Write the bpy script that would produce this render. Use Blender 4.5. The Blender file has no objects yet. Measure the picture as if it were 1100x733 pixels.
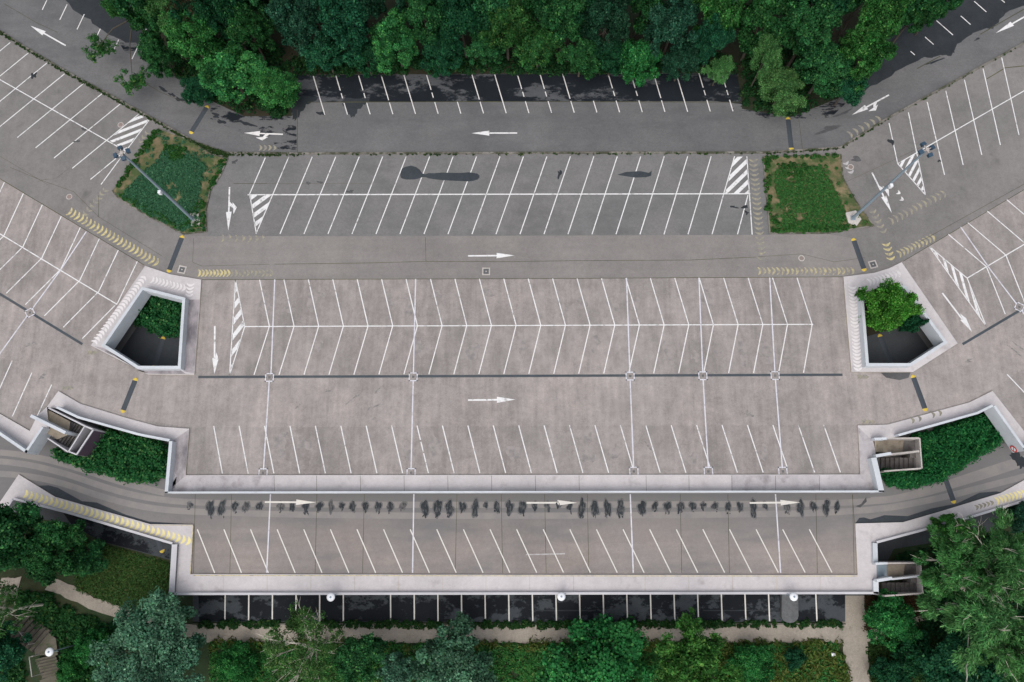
import bpy, bmesh, math, random
import numpy as np
from mathutils import Vector, Matrix
from mathutils.geometry import tessellate_polygon

random.seed(7); RNG = np.random.default_rng(7)
S = bpy.context.scene
COL = S.collection

# ------------------------------------------------------------------ camera
F, CX, CY, H = 782.0, 550.0, 366.5, 73.0
NAD = (560.0, 564.5)
_d = Vector((NAD[0]-CX, -(NAD[1]-CY), -F)).normalized()
CZ = -_d
CXV = (Vector((1, 0, 0)) - CZ.x*CZ).normalized()
CYV = CZ.cross(CXV)
ROT = Matrix((CXV, CYV, CZ))

def W(px, py, z=0.0):
    """ground position of something at height z seen at that place of the plan"""
    v = ROT @ Vector((px-CX, -(py-CY), -F))
    t = (z-H)/v.z
    return Vector((v.x*t, v.y*t, z))

cam = bpy.data.cameras.new('camera')
cam.sensor_width = 36; cam.sensor_fit = 'HORIZONTAL'; cam.lens = F/1100*36
cam.clip_start = 0.5; cam.clip_end = 5000
co = bpy.data.objects.new('camera', cam); COL.objects.link(co)
co.matrix_world = Matrix.Translation((0, 0, H)) @ ROT.to_4x4()
S.camera = co

# ------------------------------------------------------------------ light
SUN_EL, SUN_AZ = math.radians(58), math.radians(200)      # azimuth from north, clockwise
w = bpy.data.worlds.new('World'); S.world = w; w.use_nodes = True
nt = w.node_tree; nt.nodes.clear()
sky = nt.nodes.new('ShaderNodeTexSky'); sky.sky_type = 'NISHITA'; sky.sun_disc = False
sky.sun_elevation = SUN_EL; sky.sun_rotation = SUN_AZ; sky.air_density = 1.0; sky.dust_density = 3.0; sky.ozone_density = 0.6
bg = nt.nodes.new('ShaderNodeBackground'); bg.inputs[1].default_value = 0.15
wo = nt.nodes.new('ShaderNodeOutputWorld')
hsv = nt.nodes.new('ShaderNodeHueSaturation'); hsv.inputs['Saturation'].default_value = .42
nt.links.new(sky.outputs[0], hsv.inputs['Color']); nt.links.new(hsv.outputs[0], bg.inputs[0]); nt.links.new(bg.outputs[0], wo.inputs[0])
sl = bpy.data.lights.new('sun', 'SUN'); sl.energy = 1.3; sl.angle = math.radians(75); sl.color = (1, .97, .93)
so = bpy.data.objects.new('sun', sl); COL.objects.link(so)
sd = Vector((math.sin(SUN_AZ)*math.cos(SUN_EL), math.cos(SUN_AZ)*math.cos(SUN_EL), math.sin(SUN_EL)))
so.rotation_euler = sd.to_track_quat('Z', 'Y').to_euler(); so.location = (0, -40, 90)
S.view_settings.view_transform = 'Standard'; S.view_settings.look = 'None'
S.view_settings.exposure = 0.38; S.view_settings.gamma = 1.0; S.view_settings.use_curve_mapping = False
try:
    S.cycles.max_bounces = 6; S.cycles.diffuse_bounces = 3; S.cycles.glossy_bounces = 2; S.cycles.transmission_bounces = 2
    S.cycles.use_denoising = True
except Exception: pass

# ------------------------------------------------------------------ tagging
def tag(o, label=None, cat=None, group=None, kind=None):
    if label: o['label'] = label
    if cat: o['category'] = cat
    if group: o['group'] = group
    if kind: o['kind'] = kind
    return o

def empty(name, loc, rz=0.0):
    o = bpy.data.objects.new(name, None); COL.objects.link(o)
    o.location = loc; o.rotation_euler = (0, 0, rz); o.empty_display_size = .3
    return o

# ------------------------------------------------------------------ materials
MATS = {}
def _nodes(name):
    m = bpy.data.materials.new(name); m.use_nodes = True
    t = m.node_tree; b = t.nodes['Principled BSDF']
    MATS[name] = m
    return m, t, b
def N(t, kind, **kw):
    n = t.nodes.new(kind)
    for k, v in kw.items(): setattr(n, k, v)
    return n
def math_(t, op, a, b=None):
    n = N(t, 'ShaderNodeMath', operation=op)
    for i, v in enumerate((a, b)):
        if v is None: continue
        if isinstance(v, (int, float)): n.inputs[i].default_value = v
        else: t.links.new(v, n.inputs[i])
    return n.outputs[0]
def noise(t, scale, detail=4, stretch=None, rough=.55, off=0.0):
    g = N(t, 'ShaderNodeNewGeometry'); v = g.outputs['Position']
    mp = N(t, 'ShaderNodeVectorMath', operation='MULTIPLY_ADD')
    t.links.new(v, mp.inputs[0]); mp.inputs[1].default_value = stretch or (1, 1, 1); mp.inputs[2].default_value = (off, off*1.7, off*.6)
    n = N(t, 'ShaderNodeTexNoise'); n.inputs['Scale'].default_value = scale; n.inputs['Detail'].default_value = detail
    n.inputs['Roughness'].default_value = rough
    t.links.new(mp.outputs[0], n.inputs['Vector'])
    return n.outputs['Fac']
def ramp(t, fac, a, b):
    n = N(t, 'ShaderNodeMapRange'); n.inputs[1].default_value = a; n.inputs[2].default_value = b; n.clamp = True
    t.links.new(fac, n.inputs[0]); return n.outputs[0]
def mixc(t, fac, a, b):
    n = N(t, 'ShaderNodeMix', data_type='RGBA')
    if isinstance(fac, (int, float)): n.inputs[0].default_value = fac
    else: t.links.new(fac, n.inputs[0])
    for i, c in ((6, a), (7, b)):
        if isinstance(c, tuple): n.inputs[i].default_value = (*c, 1)
        else: t.links.new(c, n.inputs[i])
    return n.outputs[2]
def scale_c(t, col, f):
    n = N(t, 'ShaderNodeVectorMath', operation='SCALE')
    if isinstance(col, tuple): n.inputs[0].default_value = col
    else: t.links.new(col, n.inputs[0])
    t.links.new(f, n.inputs['Scale']); return n.outputs[0]

def surface_colour(t, col, col2, a=(.25, .25, .25, .2), streak=(1.6, .12, 1), off=0.0, s=(.09, .9, 9.0)):
    big = noise(t, s[0], 4, off=off); mid = noise(t, s[1], 6, off=off+3, rough=.62); fine = noise(t, s[2], 3, off=off+5, rough=.7)
    st = noise(t, 1.0, 4, stretch=streak, off=off+9)
    v = 1.0
    acc = None
    pan = noise(t, .55, 1, stretch=(.5, .03, 1), off=off+14)
    med = noise(t, 3.2, 4, off=off+25, rough=.65)
    for n_, k in ((big, a[0]), (mid, a[1]), (fine, a[2]), (st, a[3]), (pan, a[0]*.8), (med, a[2]*.7)):
        x = math_(t, 'MULTIPLY', math_(t, 'SUBTRACT', n_, .5), k*2)
        acc = x if acc is None else math_(t, 'ADD', acc, x)
    f = math_(t, 'ADD', acc, 1.0)
    c = mixc(t, ramp(t, noise(t, .16, 3, off=off+20), .38, .62), col, col2)
    return scale_c(t, c, f)

def surf(name, col, col2=None, rough=.88, blot=None, **kw):
    m, t, b = _nodes(name)
    c = surface_colour(t, col, col2 or col, **kw)
    if blot:      # darker blotches with a shape of their own (oil, old tyre marks, damp)
        bc, sc, lo, hi, st, amt = blot
        f = math_(t, 'MULTIPLY', ramp(t, noise(t, sc, 6, stretch=st, off=31, rough=.6), lo, hi), amt)
        c = mixc(t, f, c, bc)
    t.links.new(c, b.inputs['Base Color']); b.inputs['Roughness'].default_value = rough
    b.inputs['Specular IOR Level'].default_value = .3
    return m

DARK = (.052, .056, .064)
surf('asphalt_road', (.128, .125, .125), (.108, .108, .110), blot=((.072, .074, .077), .35, .50, .76, (.4, 1.5, 1), .55), a=(.14, .16, .35, .06), streak=(.06, 1.2, 1))
surf('asphalt_stalls', (.140, .138, .136), (.156, .150, .146), blot=((.085, .085, .086), .35, .50, .74, (.8, 1.3, 1), .55), a=(.14, .14, .32, .06), streak=(.06, 1.2, 1), off=40)
surf('asphalt_lots', (.180, .168, .160), (.156, .147, .142), blot=((.075, .072, .072), .45, .60, .76, (1, 1.1, 1), .5), a=(.16, .18, .32, .1), off=80)
surf('asphalt_lane', (.205, .190, .178), (.185, .172, .163), blot=((.12, .115, .11), .5, .6, .8, (.4, 1.5, 1), .4), a=(.12, .14, .28, .12), streak=(.06, 1.3, 1), off=120)
surf('deck_concrete', (.278, .247, .231), (.234, .212, .200), blot=((.150, .136, .130), .42, .46, .74, (1.3, .7, 1), .6), a=(.26, .34, .36, .30), streak=(2.0, .14, 1), off=160)
surf('deck_lane', (.292, .259, .242), (.254, .229, .215), blot=((.160, .146, .139), .42, .48, .76, (1.3, .7, 1), .5), a=(.24, .32, .36, .28), streak=(2.0, .14, 1), off=160)
surf('lower_deck', (.236, .204, .186), (.210, .188, .176), blot=((.13, .13, .135), .35, .50, .75, (.4, 1.6, 1), .6), a=(.16, .16, .26, .16), streak=(.10, 1.2, 1), off=240)
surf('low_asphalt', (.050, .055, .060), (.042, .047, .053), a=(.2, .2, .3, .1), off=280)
surf('walkway', (.485, .452, .452), (.440, .412, .412), blot=((.22, .19, .19), .8, .58, .78, (1, 1, 1), .55), a=(.10, .14, .16, .08), streak=(.8, .4, 1), off=320)
surf('walkway_worn', (.43, .40, .405), (.38, .355, .36), blot=((.20, .175, .18), .9, .52, .72, (1, 1, 1), .7), a=(.14, .24, .2, .14), streak=(1.2, .3, 1), off=345)
surf('walkway_stained', (.36, .325, .33), (.28, .25, .26), blot=((.085, .08, .09), .6, .42, .62, (1, .5, 1), .75), a=(.16, .24, .2, .2), streak=(1.2, .3, 1), off=350)
surf('white_wall', (.50, .52, .545), (.44, .46, .485), blot=((.34, .35, .36), 1.2, .60, .80, (1, 1, .25), .5), a=(.06, .10, .10, .08), off=360)
surf('grey_wall', (.22, .225, .23), (.18, .185, .19), a=(.1, .2, .2, .1), off=380)
surf('fascia', (.47, .46, .47), (.42, .41, .43), a=(.06, .1, .1, .05), off=390)
surf('tan_concrete', (.25, .21, .155), (.20, .17, .135), blot=((.09, .07, .05), 1.4, .52, .7, (1, 1, 1), .6), a=(.1, .3, .3, .1), off=400)
surf('dark_concrete', (.115, .105, .10), (.09, .085, .082), blot=((.05, .04, .035), 1.4, .5, .7, (1, 1, 1), .6), a=(.1, .3, .3, .1), off=420)
surf('maroon_paint', (.075, .05, .07), (.06, .042, .058), a=(.1, .1, .1, .05))
surf('kerb_stone', (.20, .185, .165), (.13, .12, .10), blot=((.045, .05, .028), 1.1, .44, .58, (1, 1, 1), .9), a=(.2, .4, .3, .2), off=430)
surf('kerb_edge', (.40, .35, .24), (.30, .26, .18), a=(.2, .4, .3, .2), off=440)
surf('gravel_path', (.300, .262, .215), (.262, .23, .19), blot=((.12, .10, .075), 1.1, .60, .75, (1, 1, 1), .6), a=(.1, .16, .4, .05), off=450)
surf('dry_earth', (.190, .150, .085), (.130, .105, .055), blot=((.035, .070, .018), .8, .42, .56, (1, 1, 1), .85), a=(.2, .4, .4, .1), off=470)
surf('grass_soil', (.018, .036, .012), (.026, .034, .012), blot=((.040, .030, .012), .45, .52, .70, (1, 1, 1), .7), a=(.2, .4, .5, .1), off=490)
surf('forest_soil', (.020, .026, .012), (.026, .022, .012), a=(.2, .4, .4, .1), off=510)
surf('drain_metal', (.045, .055, .065), (.058, .066, .074), rough=.6, a=(.1, .2, .3, .1))
surf('rubber', (.050, .058, .068), (.04, .048, .058), rough=.7, a=(.1, .15, .2, .05))
surf('yellow_rubber', (.58, .41, .06), (.50, .36, .05), rough=.6, a=(.1, .15, .2, .05))
surf('steel', (.20, .25, .29), (.18, .23, .27), rough=.45, a=(.05, .1, .1, .05))
surf('steel_dark', (.030, .060, .095), (.026, .052, .085), rough=.4, a=(.05, .1, .1, .05))
surf('white_plastic', (.68, .69, .71), (.64, .65, .67), rough=.4, a=(.03, .05, .03, .02))
surf('iron', (.23, .17, .15), (.2, .16, .14), rough=.6, a=(.1, .2, .3, .1))
surf('pale_concrete', (.42, .39, .36), (.36, .33, .31), a=(.1, .25, .3, .1), off=530)
surf('red_paint', (.5, .04, .03), (.45, .04, .03), rough=.5, a=(.05, .05, .05, .05))
surf('step_tread', (.115, .100, .078), (.085, .078, .056), blot=((.04, .06, .02), 1.3, .50, .66, (1, 1, 1), .8), a=(.15, .3, .3, .1), off=600)
surf('pier', (.12, .122, .125), (.095, .098, .10), a=(.2, .4, .4, .3), off=610)
surf('weathered_wood', (.085, .072, .062), (.06, .052, .044), a=(.2, .4, .3, .2))
surf('bark', (.075, .062, .048), (.055, .046, .036), a=(.2, .3, .4, .1))
surf('pale_bark', (.52, .48, .40), (.42, .38, .32), a=(.2, .3, .4, .1))
surf('scupper', (.13, .125, .125), (.10, .10, .10), a=(.2, .3, .3, .1))
surf('crack', (.055, .055, .035), (.075, .07, .03), a=(.3, .4, .3, .1))

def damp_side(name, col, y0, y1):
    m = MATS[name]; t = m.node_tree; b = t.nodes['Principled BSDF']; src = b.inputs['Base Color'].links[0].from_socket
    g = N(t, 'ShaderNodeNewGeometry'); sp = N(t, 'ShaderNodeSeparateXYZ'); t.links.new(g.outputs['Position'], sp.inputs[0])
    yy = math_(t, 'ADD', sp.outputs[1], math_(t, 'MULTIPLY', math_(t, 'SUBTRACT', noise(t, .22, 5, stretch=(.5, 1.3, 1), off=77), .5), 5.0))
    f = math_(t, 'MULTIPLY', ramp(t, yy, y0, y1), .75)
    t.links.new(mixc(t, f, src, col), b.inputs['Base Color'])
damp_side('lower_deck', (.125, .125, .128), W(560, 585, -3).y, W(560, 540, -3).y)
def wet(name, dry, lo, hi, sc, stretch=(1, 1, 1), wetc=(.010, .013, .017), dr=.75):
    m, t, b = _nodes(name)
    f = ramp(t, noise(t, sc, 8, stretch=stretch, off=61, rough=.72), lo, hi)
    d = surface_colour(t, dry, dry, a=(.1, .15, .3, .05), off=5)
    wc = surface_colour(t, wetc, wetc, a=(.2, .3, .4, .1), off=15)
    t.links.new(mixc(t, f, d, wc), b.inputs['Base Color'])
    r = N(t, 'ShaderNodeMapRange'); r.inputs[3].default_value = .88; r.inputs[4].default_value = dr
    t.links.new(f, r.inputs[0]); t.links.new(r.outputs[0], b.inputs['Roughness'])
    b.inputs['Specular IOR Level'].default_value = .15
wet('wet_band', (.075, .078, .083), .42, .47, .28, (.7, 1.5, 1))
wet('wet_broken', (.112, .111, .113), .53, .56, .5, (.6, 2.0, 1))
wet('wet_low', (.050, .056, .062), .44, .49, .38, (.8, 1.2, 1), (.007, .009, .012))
wet('drip', (.120, .118, .118), .32, .52, 3.4, (1.6, .6, 1), (.026, .031, .035), .85)
wet('drip_halo', (.170, .160, .156), .34, .70, 4.5, (1.4, .7, 1), (.075, .078, .080), .85)
wet('drip_faint', (.17, .158, .153), .32, .58, 3.0, (1.5, .55, 1), (.035, .040, .043), .85)
surf('damp', (.018, .022, .026), (.024, .028, .032), rough=.8, a=(.2, .4, .5, .1))  # damp marks; also colours the painted shade of right wall and trees
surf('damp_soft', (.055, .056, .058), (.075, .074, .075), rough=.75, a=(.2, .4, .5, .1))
surf('bitumen', (.030, .037, .044), (.040, .047, .054), rough=.8, a=(.15, .3, .4, .1))

def paint(name, col, under, lo=.30, hi=.40, sc=2.2):
    m, t, b = _nodes(name)
    f = ramp(t, noise(t, sc, 7, off=71, rough=.68), lo, hi)
    c = surface_colour(t, col, col, a=(.08, .12, .15, .05), off=3)
    t.links.new(mixc(t, f, under, c), b.inputs['Base Color']); b.inputs['Roughness'].default_value = .75
paint('paint', (.62, .61, .605), (.2, .19, .18), .30, .46)
paint('paint_faded', (.62, .60, .585), (.2, .19, .18), .28, .42)
paint('paint_cream', (.60, .575, .53), (.2, .19, .17), .26, .38)
paint('paint_ghost', (.42, .405, .40), (.25, .22, .22), .30, .60, 3)
paint('strip_paint', (.53, .52, .56), (.33, .31, .32), .30, .48)
paint('yellow', (.50, .42, .19), (.20, .185, .15), .34, .58, 3)
paint('yellow_mid', (.42, .36, .19), (.19, .178, .155), .40, .62, 3)
paint('yellow_faint', (.31, .28, .18), (.17, .16, .148), .40, .68, 3)
paint('scuff', (.13, .122, .118), (.262, .234, .222), .38, .60, 3.5)
paint('oil', (.165, .150, .144), (.262, .234, .222), .42, .66, 1.6)
paint('track', (.150, .148, .150), (.215, .195, .182), .40, .80, .7)
paint('arc_white', (.60, .565, .56), (.42, .39, .39), .30, .46, 3)
paint('arc_yellow', (.66, .57, .24), (.48, .45, .42), .34, .48, 3.5)

def leafmat(name, trans=.30, hue=.02, val=.35):
    m, t, b = _nodes(name)
    at = N(t, 'ShaderNodeAttribute', attribute_name='tint')
    oi = N(t, 'ShaderNodeObjectInfo')
    hs = N(t, 'ShaderNodeHueSaturation')
    t.links.new(at.outputs['Color'], hs.inputs['Color'])
    t.links.new(math_(t, 'ADD', math_(t, 'MULTIPLY', oi.outputs['Random'], hue), .5-hue/2), hs.inputs['Hue'])
    t.links.new(math_(t, 'ADD', math_(t, 'MULTIPLY', oi.outputs['Random'], val), 1-val/2), hs.inputs['Value'])
    b.inputs['Roughness'].default_value = .6; b.inputs['Specular IOR Level'].default_value = .08
    t.links.new(hs.outputs[0], b.inputs['Base Color'])
    tr = N(t, 'ShaderNodeBsdfTranslucent'); t.links.new(hs.outputs[0], tr.inputs[0])
    mx = N(t, 'ShaderNodeMixShader'); mx.inputs[0].default_value = trans
    t.links.new(b.outputs[0], mx.inputs[1]); t.links.new(tr.outputs[0], mx.inputs[2])
    t.links.new(mx.outputs[0], t.nodes['Material Output'].inputs[0])
leafmat('leaves'); leafmat('grass_blades', .15, .0, .0)

# ------------------------------------------------------------------ mesh builder
class MB:
    def __init__(s): s.v = []; s.f = []; s.m = []; s.names = []
    def mi(s, mat):
        if mat not in s.names: s.names.append(mat)
        return s.names.index(mat)
    def face(s, pts, mat):
        i = len(s.v); s.v += [tuple(p) for p in pts]; s.f.append(tuple(range(i, i+len(pts)))); s.m.append(s.mi(mat))
    def sheet(s, pts, z, mat, holes=()):
        """flat polygon with holes, world xy"""
        loops = [[Vector((p[0], p[1], 0)) for p in L] for L in (pts, *holes)]
        flat = [p for L in loops for p in L]
        base = len(s.v); s.v += [(p.x, p.y, z if not callable(z) else z(p.x, p.y)) for p in flat]
        for tri in tessellate_polygon(loops):
            a, b, c = (flat[k] for k in tri)
            ar = (b-a).cross(c-a).z
            if abs(ar) < 1e-9: continue
            s.f.append(tuple(base+k for k in (tri if ar > 0 else tri[::-1]))); s.m.append(s.mi(mat))
    def prism(s, pts, z1, z0, mat, side=None, holes=(), bottom=True, hside=True):
        side = side or mat
        s.sheet(pts, z1, mat, holes)
        if bottom:
            k = len(s.f); s.sheet(pts, z0, side, holes)
            s.f[k:] = [f[::-1] for f in s.f[k:]]
        for li, L in enumerate((pts, *holes)):
            if li and not hside: continue
            ar = sum(L[i][0]*L[(i+1) % len(L)][1]-L[(i+1) % len(L)][0]*L[i][1] for i in range(len(L)))
            L2 = list(L) if (ar > 0) == (li == 0) else list(L)[::-1]
            for i in range(len(L2)):
                a, b = L2[i], L2[(i+1) % len(L2)]
                s.face([(a[0], a[1], z0), (b[0], b[1], z0), (b[0], b[1], z1), (a[0], a[1], z1)], side)
    def line(s, a, b, width, z, mat):
        a = Vector((a[0], a[1])); b = Vector((b[0], b[1])); d = (b-a)
        if d.length < 1e-6: return
        n = Vector((-d.y, d.x)).normalized()*width/2
        s.face([(*(a-n), z), (*(b-n), z), (*(b+n), z), (*(a+n), z)], mat)
    def polyline(s, pts, width, z, mat):
        for a, b in zip(pts, pts[1:]): s.line(a, b, width, z, mat)
    def tube(s, path, radii, mat, n=6, cap=True):
        rings = []
        for i, p in enumerate(path):
            d = (path[min(i+1, len(path)-1)]-path[max(i-1, 0)]).normalized()
            u = d.orthogonal().normalized(); v = d.cross(u)
            rings.append(len(s.v))
            s.v += [tuple(p+(u*math.cos(2*math.pi*k/n)+v*math.sin(2*math.pi*k/n))*radii[i]) for k in range(n)]
        for a, b in zip(rings, rings[1:]):
            for k in range(n):
                s.f.append((a+k, a+(k+1) % n, b+(k+1) % n, b+k)); s.m.append(s.mi(mat))
        if cap:
            s.f.append(tuple(rings[-1]+k for k in range(n))); s.m.append(s.mi(mat))
            s.f.append(tuple(rings[0]+k for k in range(n))[::-1]); s.m.append(s.mi(mat))
    def lathe(s, prof, c, mat, n=20):
        rings = []
        for r, z in prof:
            rings.append(len(s.v))
            s.v += [(c[0]+r*math.cos(2*math.pi*k/n), c[1]+r*math.sin(2*math.pi*k/n), c[2]+z) for k in range(n)]
        for a, b in zip(rings, rings[1:]):
            for k in range(n):
                s.f.append((a+k, a+(k+1) % n, b+(k+1) % n, b+k)); s.m.append(s.mi(mat))
        s.f.append(tuple(rings[-1]+k for k in range(n))); s.m.append(s.mi(mat))
        s.f.append(tuple(rings[0]+k for k in range(n))[::-1]); s.m.append(s.mi(mat))
    def obox(s, c, ux, uy, hx, hy, z0, z1, mat):
        ux = Vector((ux[0], ux[1], 0)).normalized(); uy = Vector((uy[0], uy[1], 0)).normalized()
        c = Vector((c[0], c[1], 0))
        s.prism([c+ux*a*hx+uy*b*hy for a, b in ((-1, -1), (1, -1), (1, 1), (-1, 1))], z1, z0, mat)
    def build(s, name, parent=None, loc=None, smooth=False):
        me = bpy.data.meshes.new(name)
        v = s.v
        if loc is not None: v = [(p[0]-loc[0], p[1]-loc[1], p[2]-loc[2]) for p in v]
        me.from_pydata(v, [], s.f)
        for n in s.names: me.materials.append(MATS[n])
        me.polygons.foreach_set('material_index', s.m)
        if smooth: me.polygons.foreach_set('use_smooth', [True]*len(s.f))
        me.update()
        o = bpy.data.objects.new(name, me); COL.objects.link(o)
        if parent is not None: o.parent = parent
        return o
def PW(pts, z=0.0):
    return [W(p[0], p[1], p[2] if len(p) > 2 else z) for p in pts]
def lerp(a, b, t): return tuple(a[i]+(b[i]-a[i])*t for i in range(len(a)))
def blob(c, rx, ry, z, seed, n=22, rough=.25, rot=0.0):
    r = random.Random(seed); ph = [r.uniform(0, 6.28) for _ in range(5)]; am = [r.uniform(.3, 1)*rough/(k+1)**.6 for k in range(5)]
    out = []
    for k in range(n):
        a = 2*math.pi*k/n
        q = 1+sum(am[j]*math.sin((j+2)*a+ph[j]) for j in range(5))
        x, y = rx*q*math.cos(a), ry*q*math.sin(a)
        out.append((c[0]+x*math.cos(rot)-y*math.sin(rot), c[1]+x*math.sin(rot)+y*math.cos(rot)))
    return out

def soft(pts, it=2, jit=.18, seed=4):
    P = [Vector((p[0], p[1])) for p in pts]; q = random.Random(seed)
    for _ in range(it): P = [v for i in range(len(P)) for v in (P[i].lerp(P[(i+1) % len(P)], .25), P[i].lerp(P[(i+1) % len(P)], .75))]
    return [v+Vector((q.uniform(-jit, jit), q.uniform(-jit, jit))) for v in P]
LW = .104      # stall line width
def stall(m, a, b, z, mat='paint', width=LW, dz=.008):
    m.line(W(*a, z), W(*b, z), width, z+dz, mat)
def arcs(m, a, b, n, z, mat, length=.95, thick=.28, bulge=.22, dz=.006, skip=0.0, seed=1):
    """a row of curved footway marks from a to b, bulging towards b"""
    r = random.Random(seed)
    A, B = W(*a, z), W(*b, z); d = (B-A); d.z = 0; L = d.length; d = d/L; nrm = Vector((-d.y, d.x, 0))
    for i in range(n):
        if r.random() < skip: continue
        c = A+d*(L*(i+.5)/n); K = 5; fr = []; bk = []
        for k in range(K+1):
            u = -1+2*k/K; off = bulge*(1-u*u); th = thick*(1-.55*abs(u)**2)
            p = c+nrm*(u*length/2)+d*off
            fr.append(p+d*th/2); bk.append(p-d*th/2)
        for k in range(K):
            m.face([(bk[k].x, bk[k].y, z+dz), (fr[k].x, fr[k].y, z+dz), (fr[k+1].x, fr[k+1].y, z+dz), (bk[k+1].x, bk[k+1].y, z+dz)], mat)
def hatch(m, poly, d, step, width, z, mat='paint', dz=.008, off=0.0):
    """stripes in direction d (plan) clipped to a convex polygon (plan)"""
    pts = [Vector(p) for p in poly]; d = Vector(d).normalized(); n = Vector((-d.y, d.x))
    ss = [p.dot(n) for p in pts]; s0 = min(ss)+off
    def clip(P, k, sgn):
        out = []
        for i in range(len(P)):
            a, b = P[i], P[(i+1) % len(P)]; da, db = sgn*(a.dot(n)-k), sgn*(b.dot(n)-k)
            if da >= 0: out.append(a)
            if da*db < 0: out.append(a+(b-a)*(da/(da-db)))
        return out
    while s0 < max(ss):
        q = clip(pts, s0, 1)
        if q: q = clip(q, s0+width, -1)
        if len(q) > 2: m.sheet([W(p.x, p.y, z) for p in q], z+dz, mat)
        s0 += step

# ------------------------------------------------------------------ outlines in plan
NORTH = [(-190, 81), (0, 192.3), (155.9, 285.2), (182.7, 294.6), (216.1, 300.4), (560, 299.2), (906, 297.3), (939.1, 293), (955, 288.2), (968.6, 281.4), (1100, 203.7), (1290, 91.5)]
LEDGE1 = [(950, 528.6, 1), (560, 529.2, 1), (176.8, 529.8, 1), (181.7, 474.2, 1), (147.3, 467.6, 1), (83.5, 449.6, 1), (60.2, 438.6, 1)]     # outer guard line of the upper deck
LEDGE1W = [(46.6, 459.4, 1), (28.2, 487.2, 1), (0, 468, 1), (-190, 350, 1)]
LEDGE1E = [(1290, 352, 1), (1129, 468, 1), (1101, 484.6, 1), (1067.1, 436.8, 1), (1050.9, 444.8, 1), (965.9, 468.7, 1), (939.2, 472.6, 1)]
PITL = [(152.3, 308.2, 1), (199, 320, 1), (194, 396.3, 1), (147.4, 396.3, 1), (108.8, 371.6, 1)]
PITR = [(924.4, 318, 1), (972.6, 306.4, 1), (1018, 368.3, 1), (979, 393.4, 1), (930.4, 393.4, 1)]
KERBL = [(155.9, 285.7), (182.7, 294.8), (216.1, 300.6), (214.2, 333), (208.9, 402.8), (158.8, 402.4), (97.6, 371.3)]
KERBR = [(906, 297.5), (939.1, 293.3), (955, 288.4), (968.6, 281.8), (1028.8, 369), (980.9, 399.7), (914.6, 399.7)]
LEDGE2 = [(1290, 440, -2.55), (1130, 540, -2.55), (1114, 535, -2.55), (1100, 539.4, -2.55), (1037.5, 558.5, -2.55), (942.5, 583.8, -2.55), (944, 638.4, -2.55), (560, 639, -2.55), (181.2, 639.4, -2.55), (184.6, 585.1, -2.55), (74.2, 552.4, -2.55), (14.2, 537, -2.55), (-14, 580, -2.55), (-190, 470, -2.55)]

def offset_path(pts, d):
    """parallel path, d to the left of travel"""
    P = [Vector((p[0], p[1])) for p in pts]; out = []
    for i, p in enumerate(P):
        ds = []
        if i > 0: ds.append((p-P[i-1]).normalized())
        if i < len(P)-1: ds.append((P[i+1]-p).normalized())
        ns = [Vector((-q.y, q.x)) for q in ds]
        if len(ns) == 2:
            b = (ns[0]+ns[1]); b = b/max(b.length_squared/2, .35); out.append(p+b*d)
        else: out.append(p+ns[0]*d)
    return out
def guard(m, pts, thick, z0, z1, mat, side=1, top=None):
    """upright wall along an open path; the path is its outer line"""
    a = offset_path(pts, -side*.004); b = offset_path(pts, side*thick)
    for i in range(len(a)-1):
        m.prism([a[i], a[i+1], b[i+1], b[i]], z1, z0, top or mat, mat)
def closed_guard(m, pts, thick, z0, z1, mat, top=None):
    P = [Vector((p[0], p[1])) for p in pts]
    ar = sum(P[i].x*P[(i+1) % len(P)].y-P[(i+1) % len(P)].x*P[i].y for i in range(len(P)))
    Q = offset_path([P[-1]]+P+[P[0]], thick*(1 if ar > 0 else -1))[1:-1]
    m.prism(P, z1, z0, top or mat, mat, holes=[Q])
    return Q

# ------------------------------------------------------------------ terrain
GZ = -6.05
MC = W(8, 640, -5)
def ground_z(x, y):
    return GZ + 2.1*math.exp(-((x-MC.x)**2+((y-MC.y)*(1.0 if y < MC.y else 1.5))**2)/(2*4.2**2))
m = MB()
nw = PW(NORTH)
jl = [Vector((p.x, p.y-.5, 0)) for p in nw]
m.sheet([(-1500, jl[0].y), *[(p.x, p.y) for p in jl], (1500, jl[-1].y), (1500, 2500), (-1500, 2500)], -.04, 'forest_soil')
gx0, gx1, gy0, gy1 = -80.0, 80.0, -40.0, 10.0
nx, ny = 200, 64
for i in range(nx):
    for j in range(ny):
        q = [(gx0+(gx1-gx0)*(i+a)/nx, gy0+(gy1-gy0)*(j+b)/ny) for a, b in ((0, 0), (1, 0), (1, 1), (0, 1))]
        m.face([(x, y, ground_z(x, y)) for x, y in q], 'grass_soil')
m.sheet([(-1500, -1500), (1500, -1500), (1500, 60), (-1500, 60)], GZ, 'grass_soil', holes=[[(gx0, gy0), (gx1, gy0), (gx1, gy1), (gx0, gy1)]])
for s_, p in ((-1, jl[0]), (1, jl[-1])):
    q = [(s_*1500, p.y, -.04), (p.x, p.y, -.04), (p.x, p.y-12, GZ), (s_*1500, p.y-12, GZ)]
    m.face(q if s_ > 0 else q[::-1], 'grass_soil')
tag(m.build('ground'), 'wooded and grassy ground around and below the parking garage', kind='structure')

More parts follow.
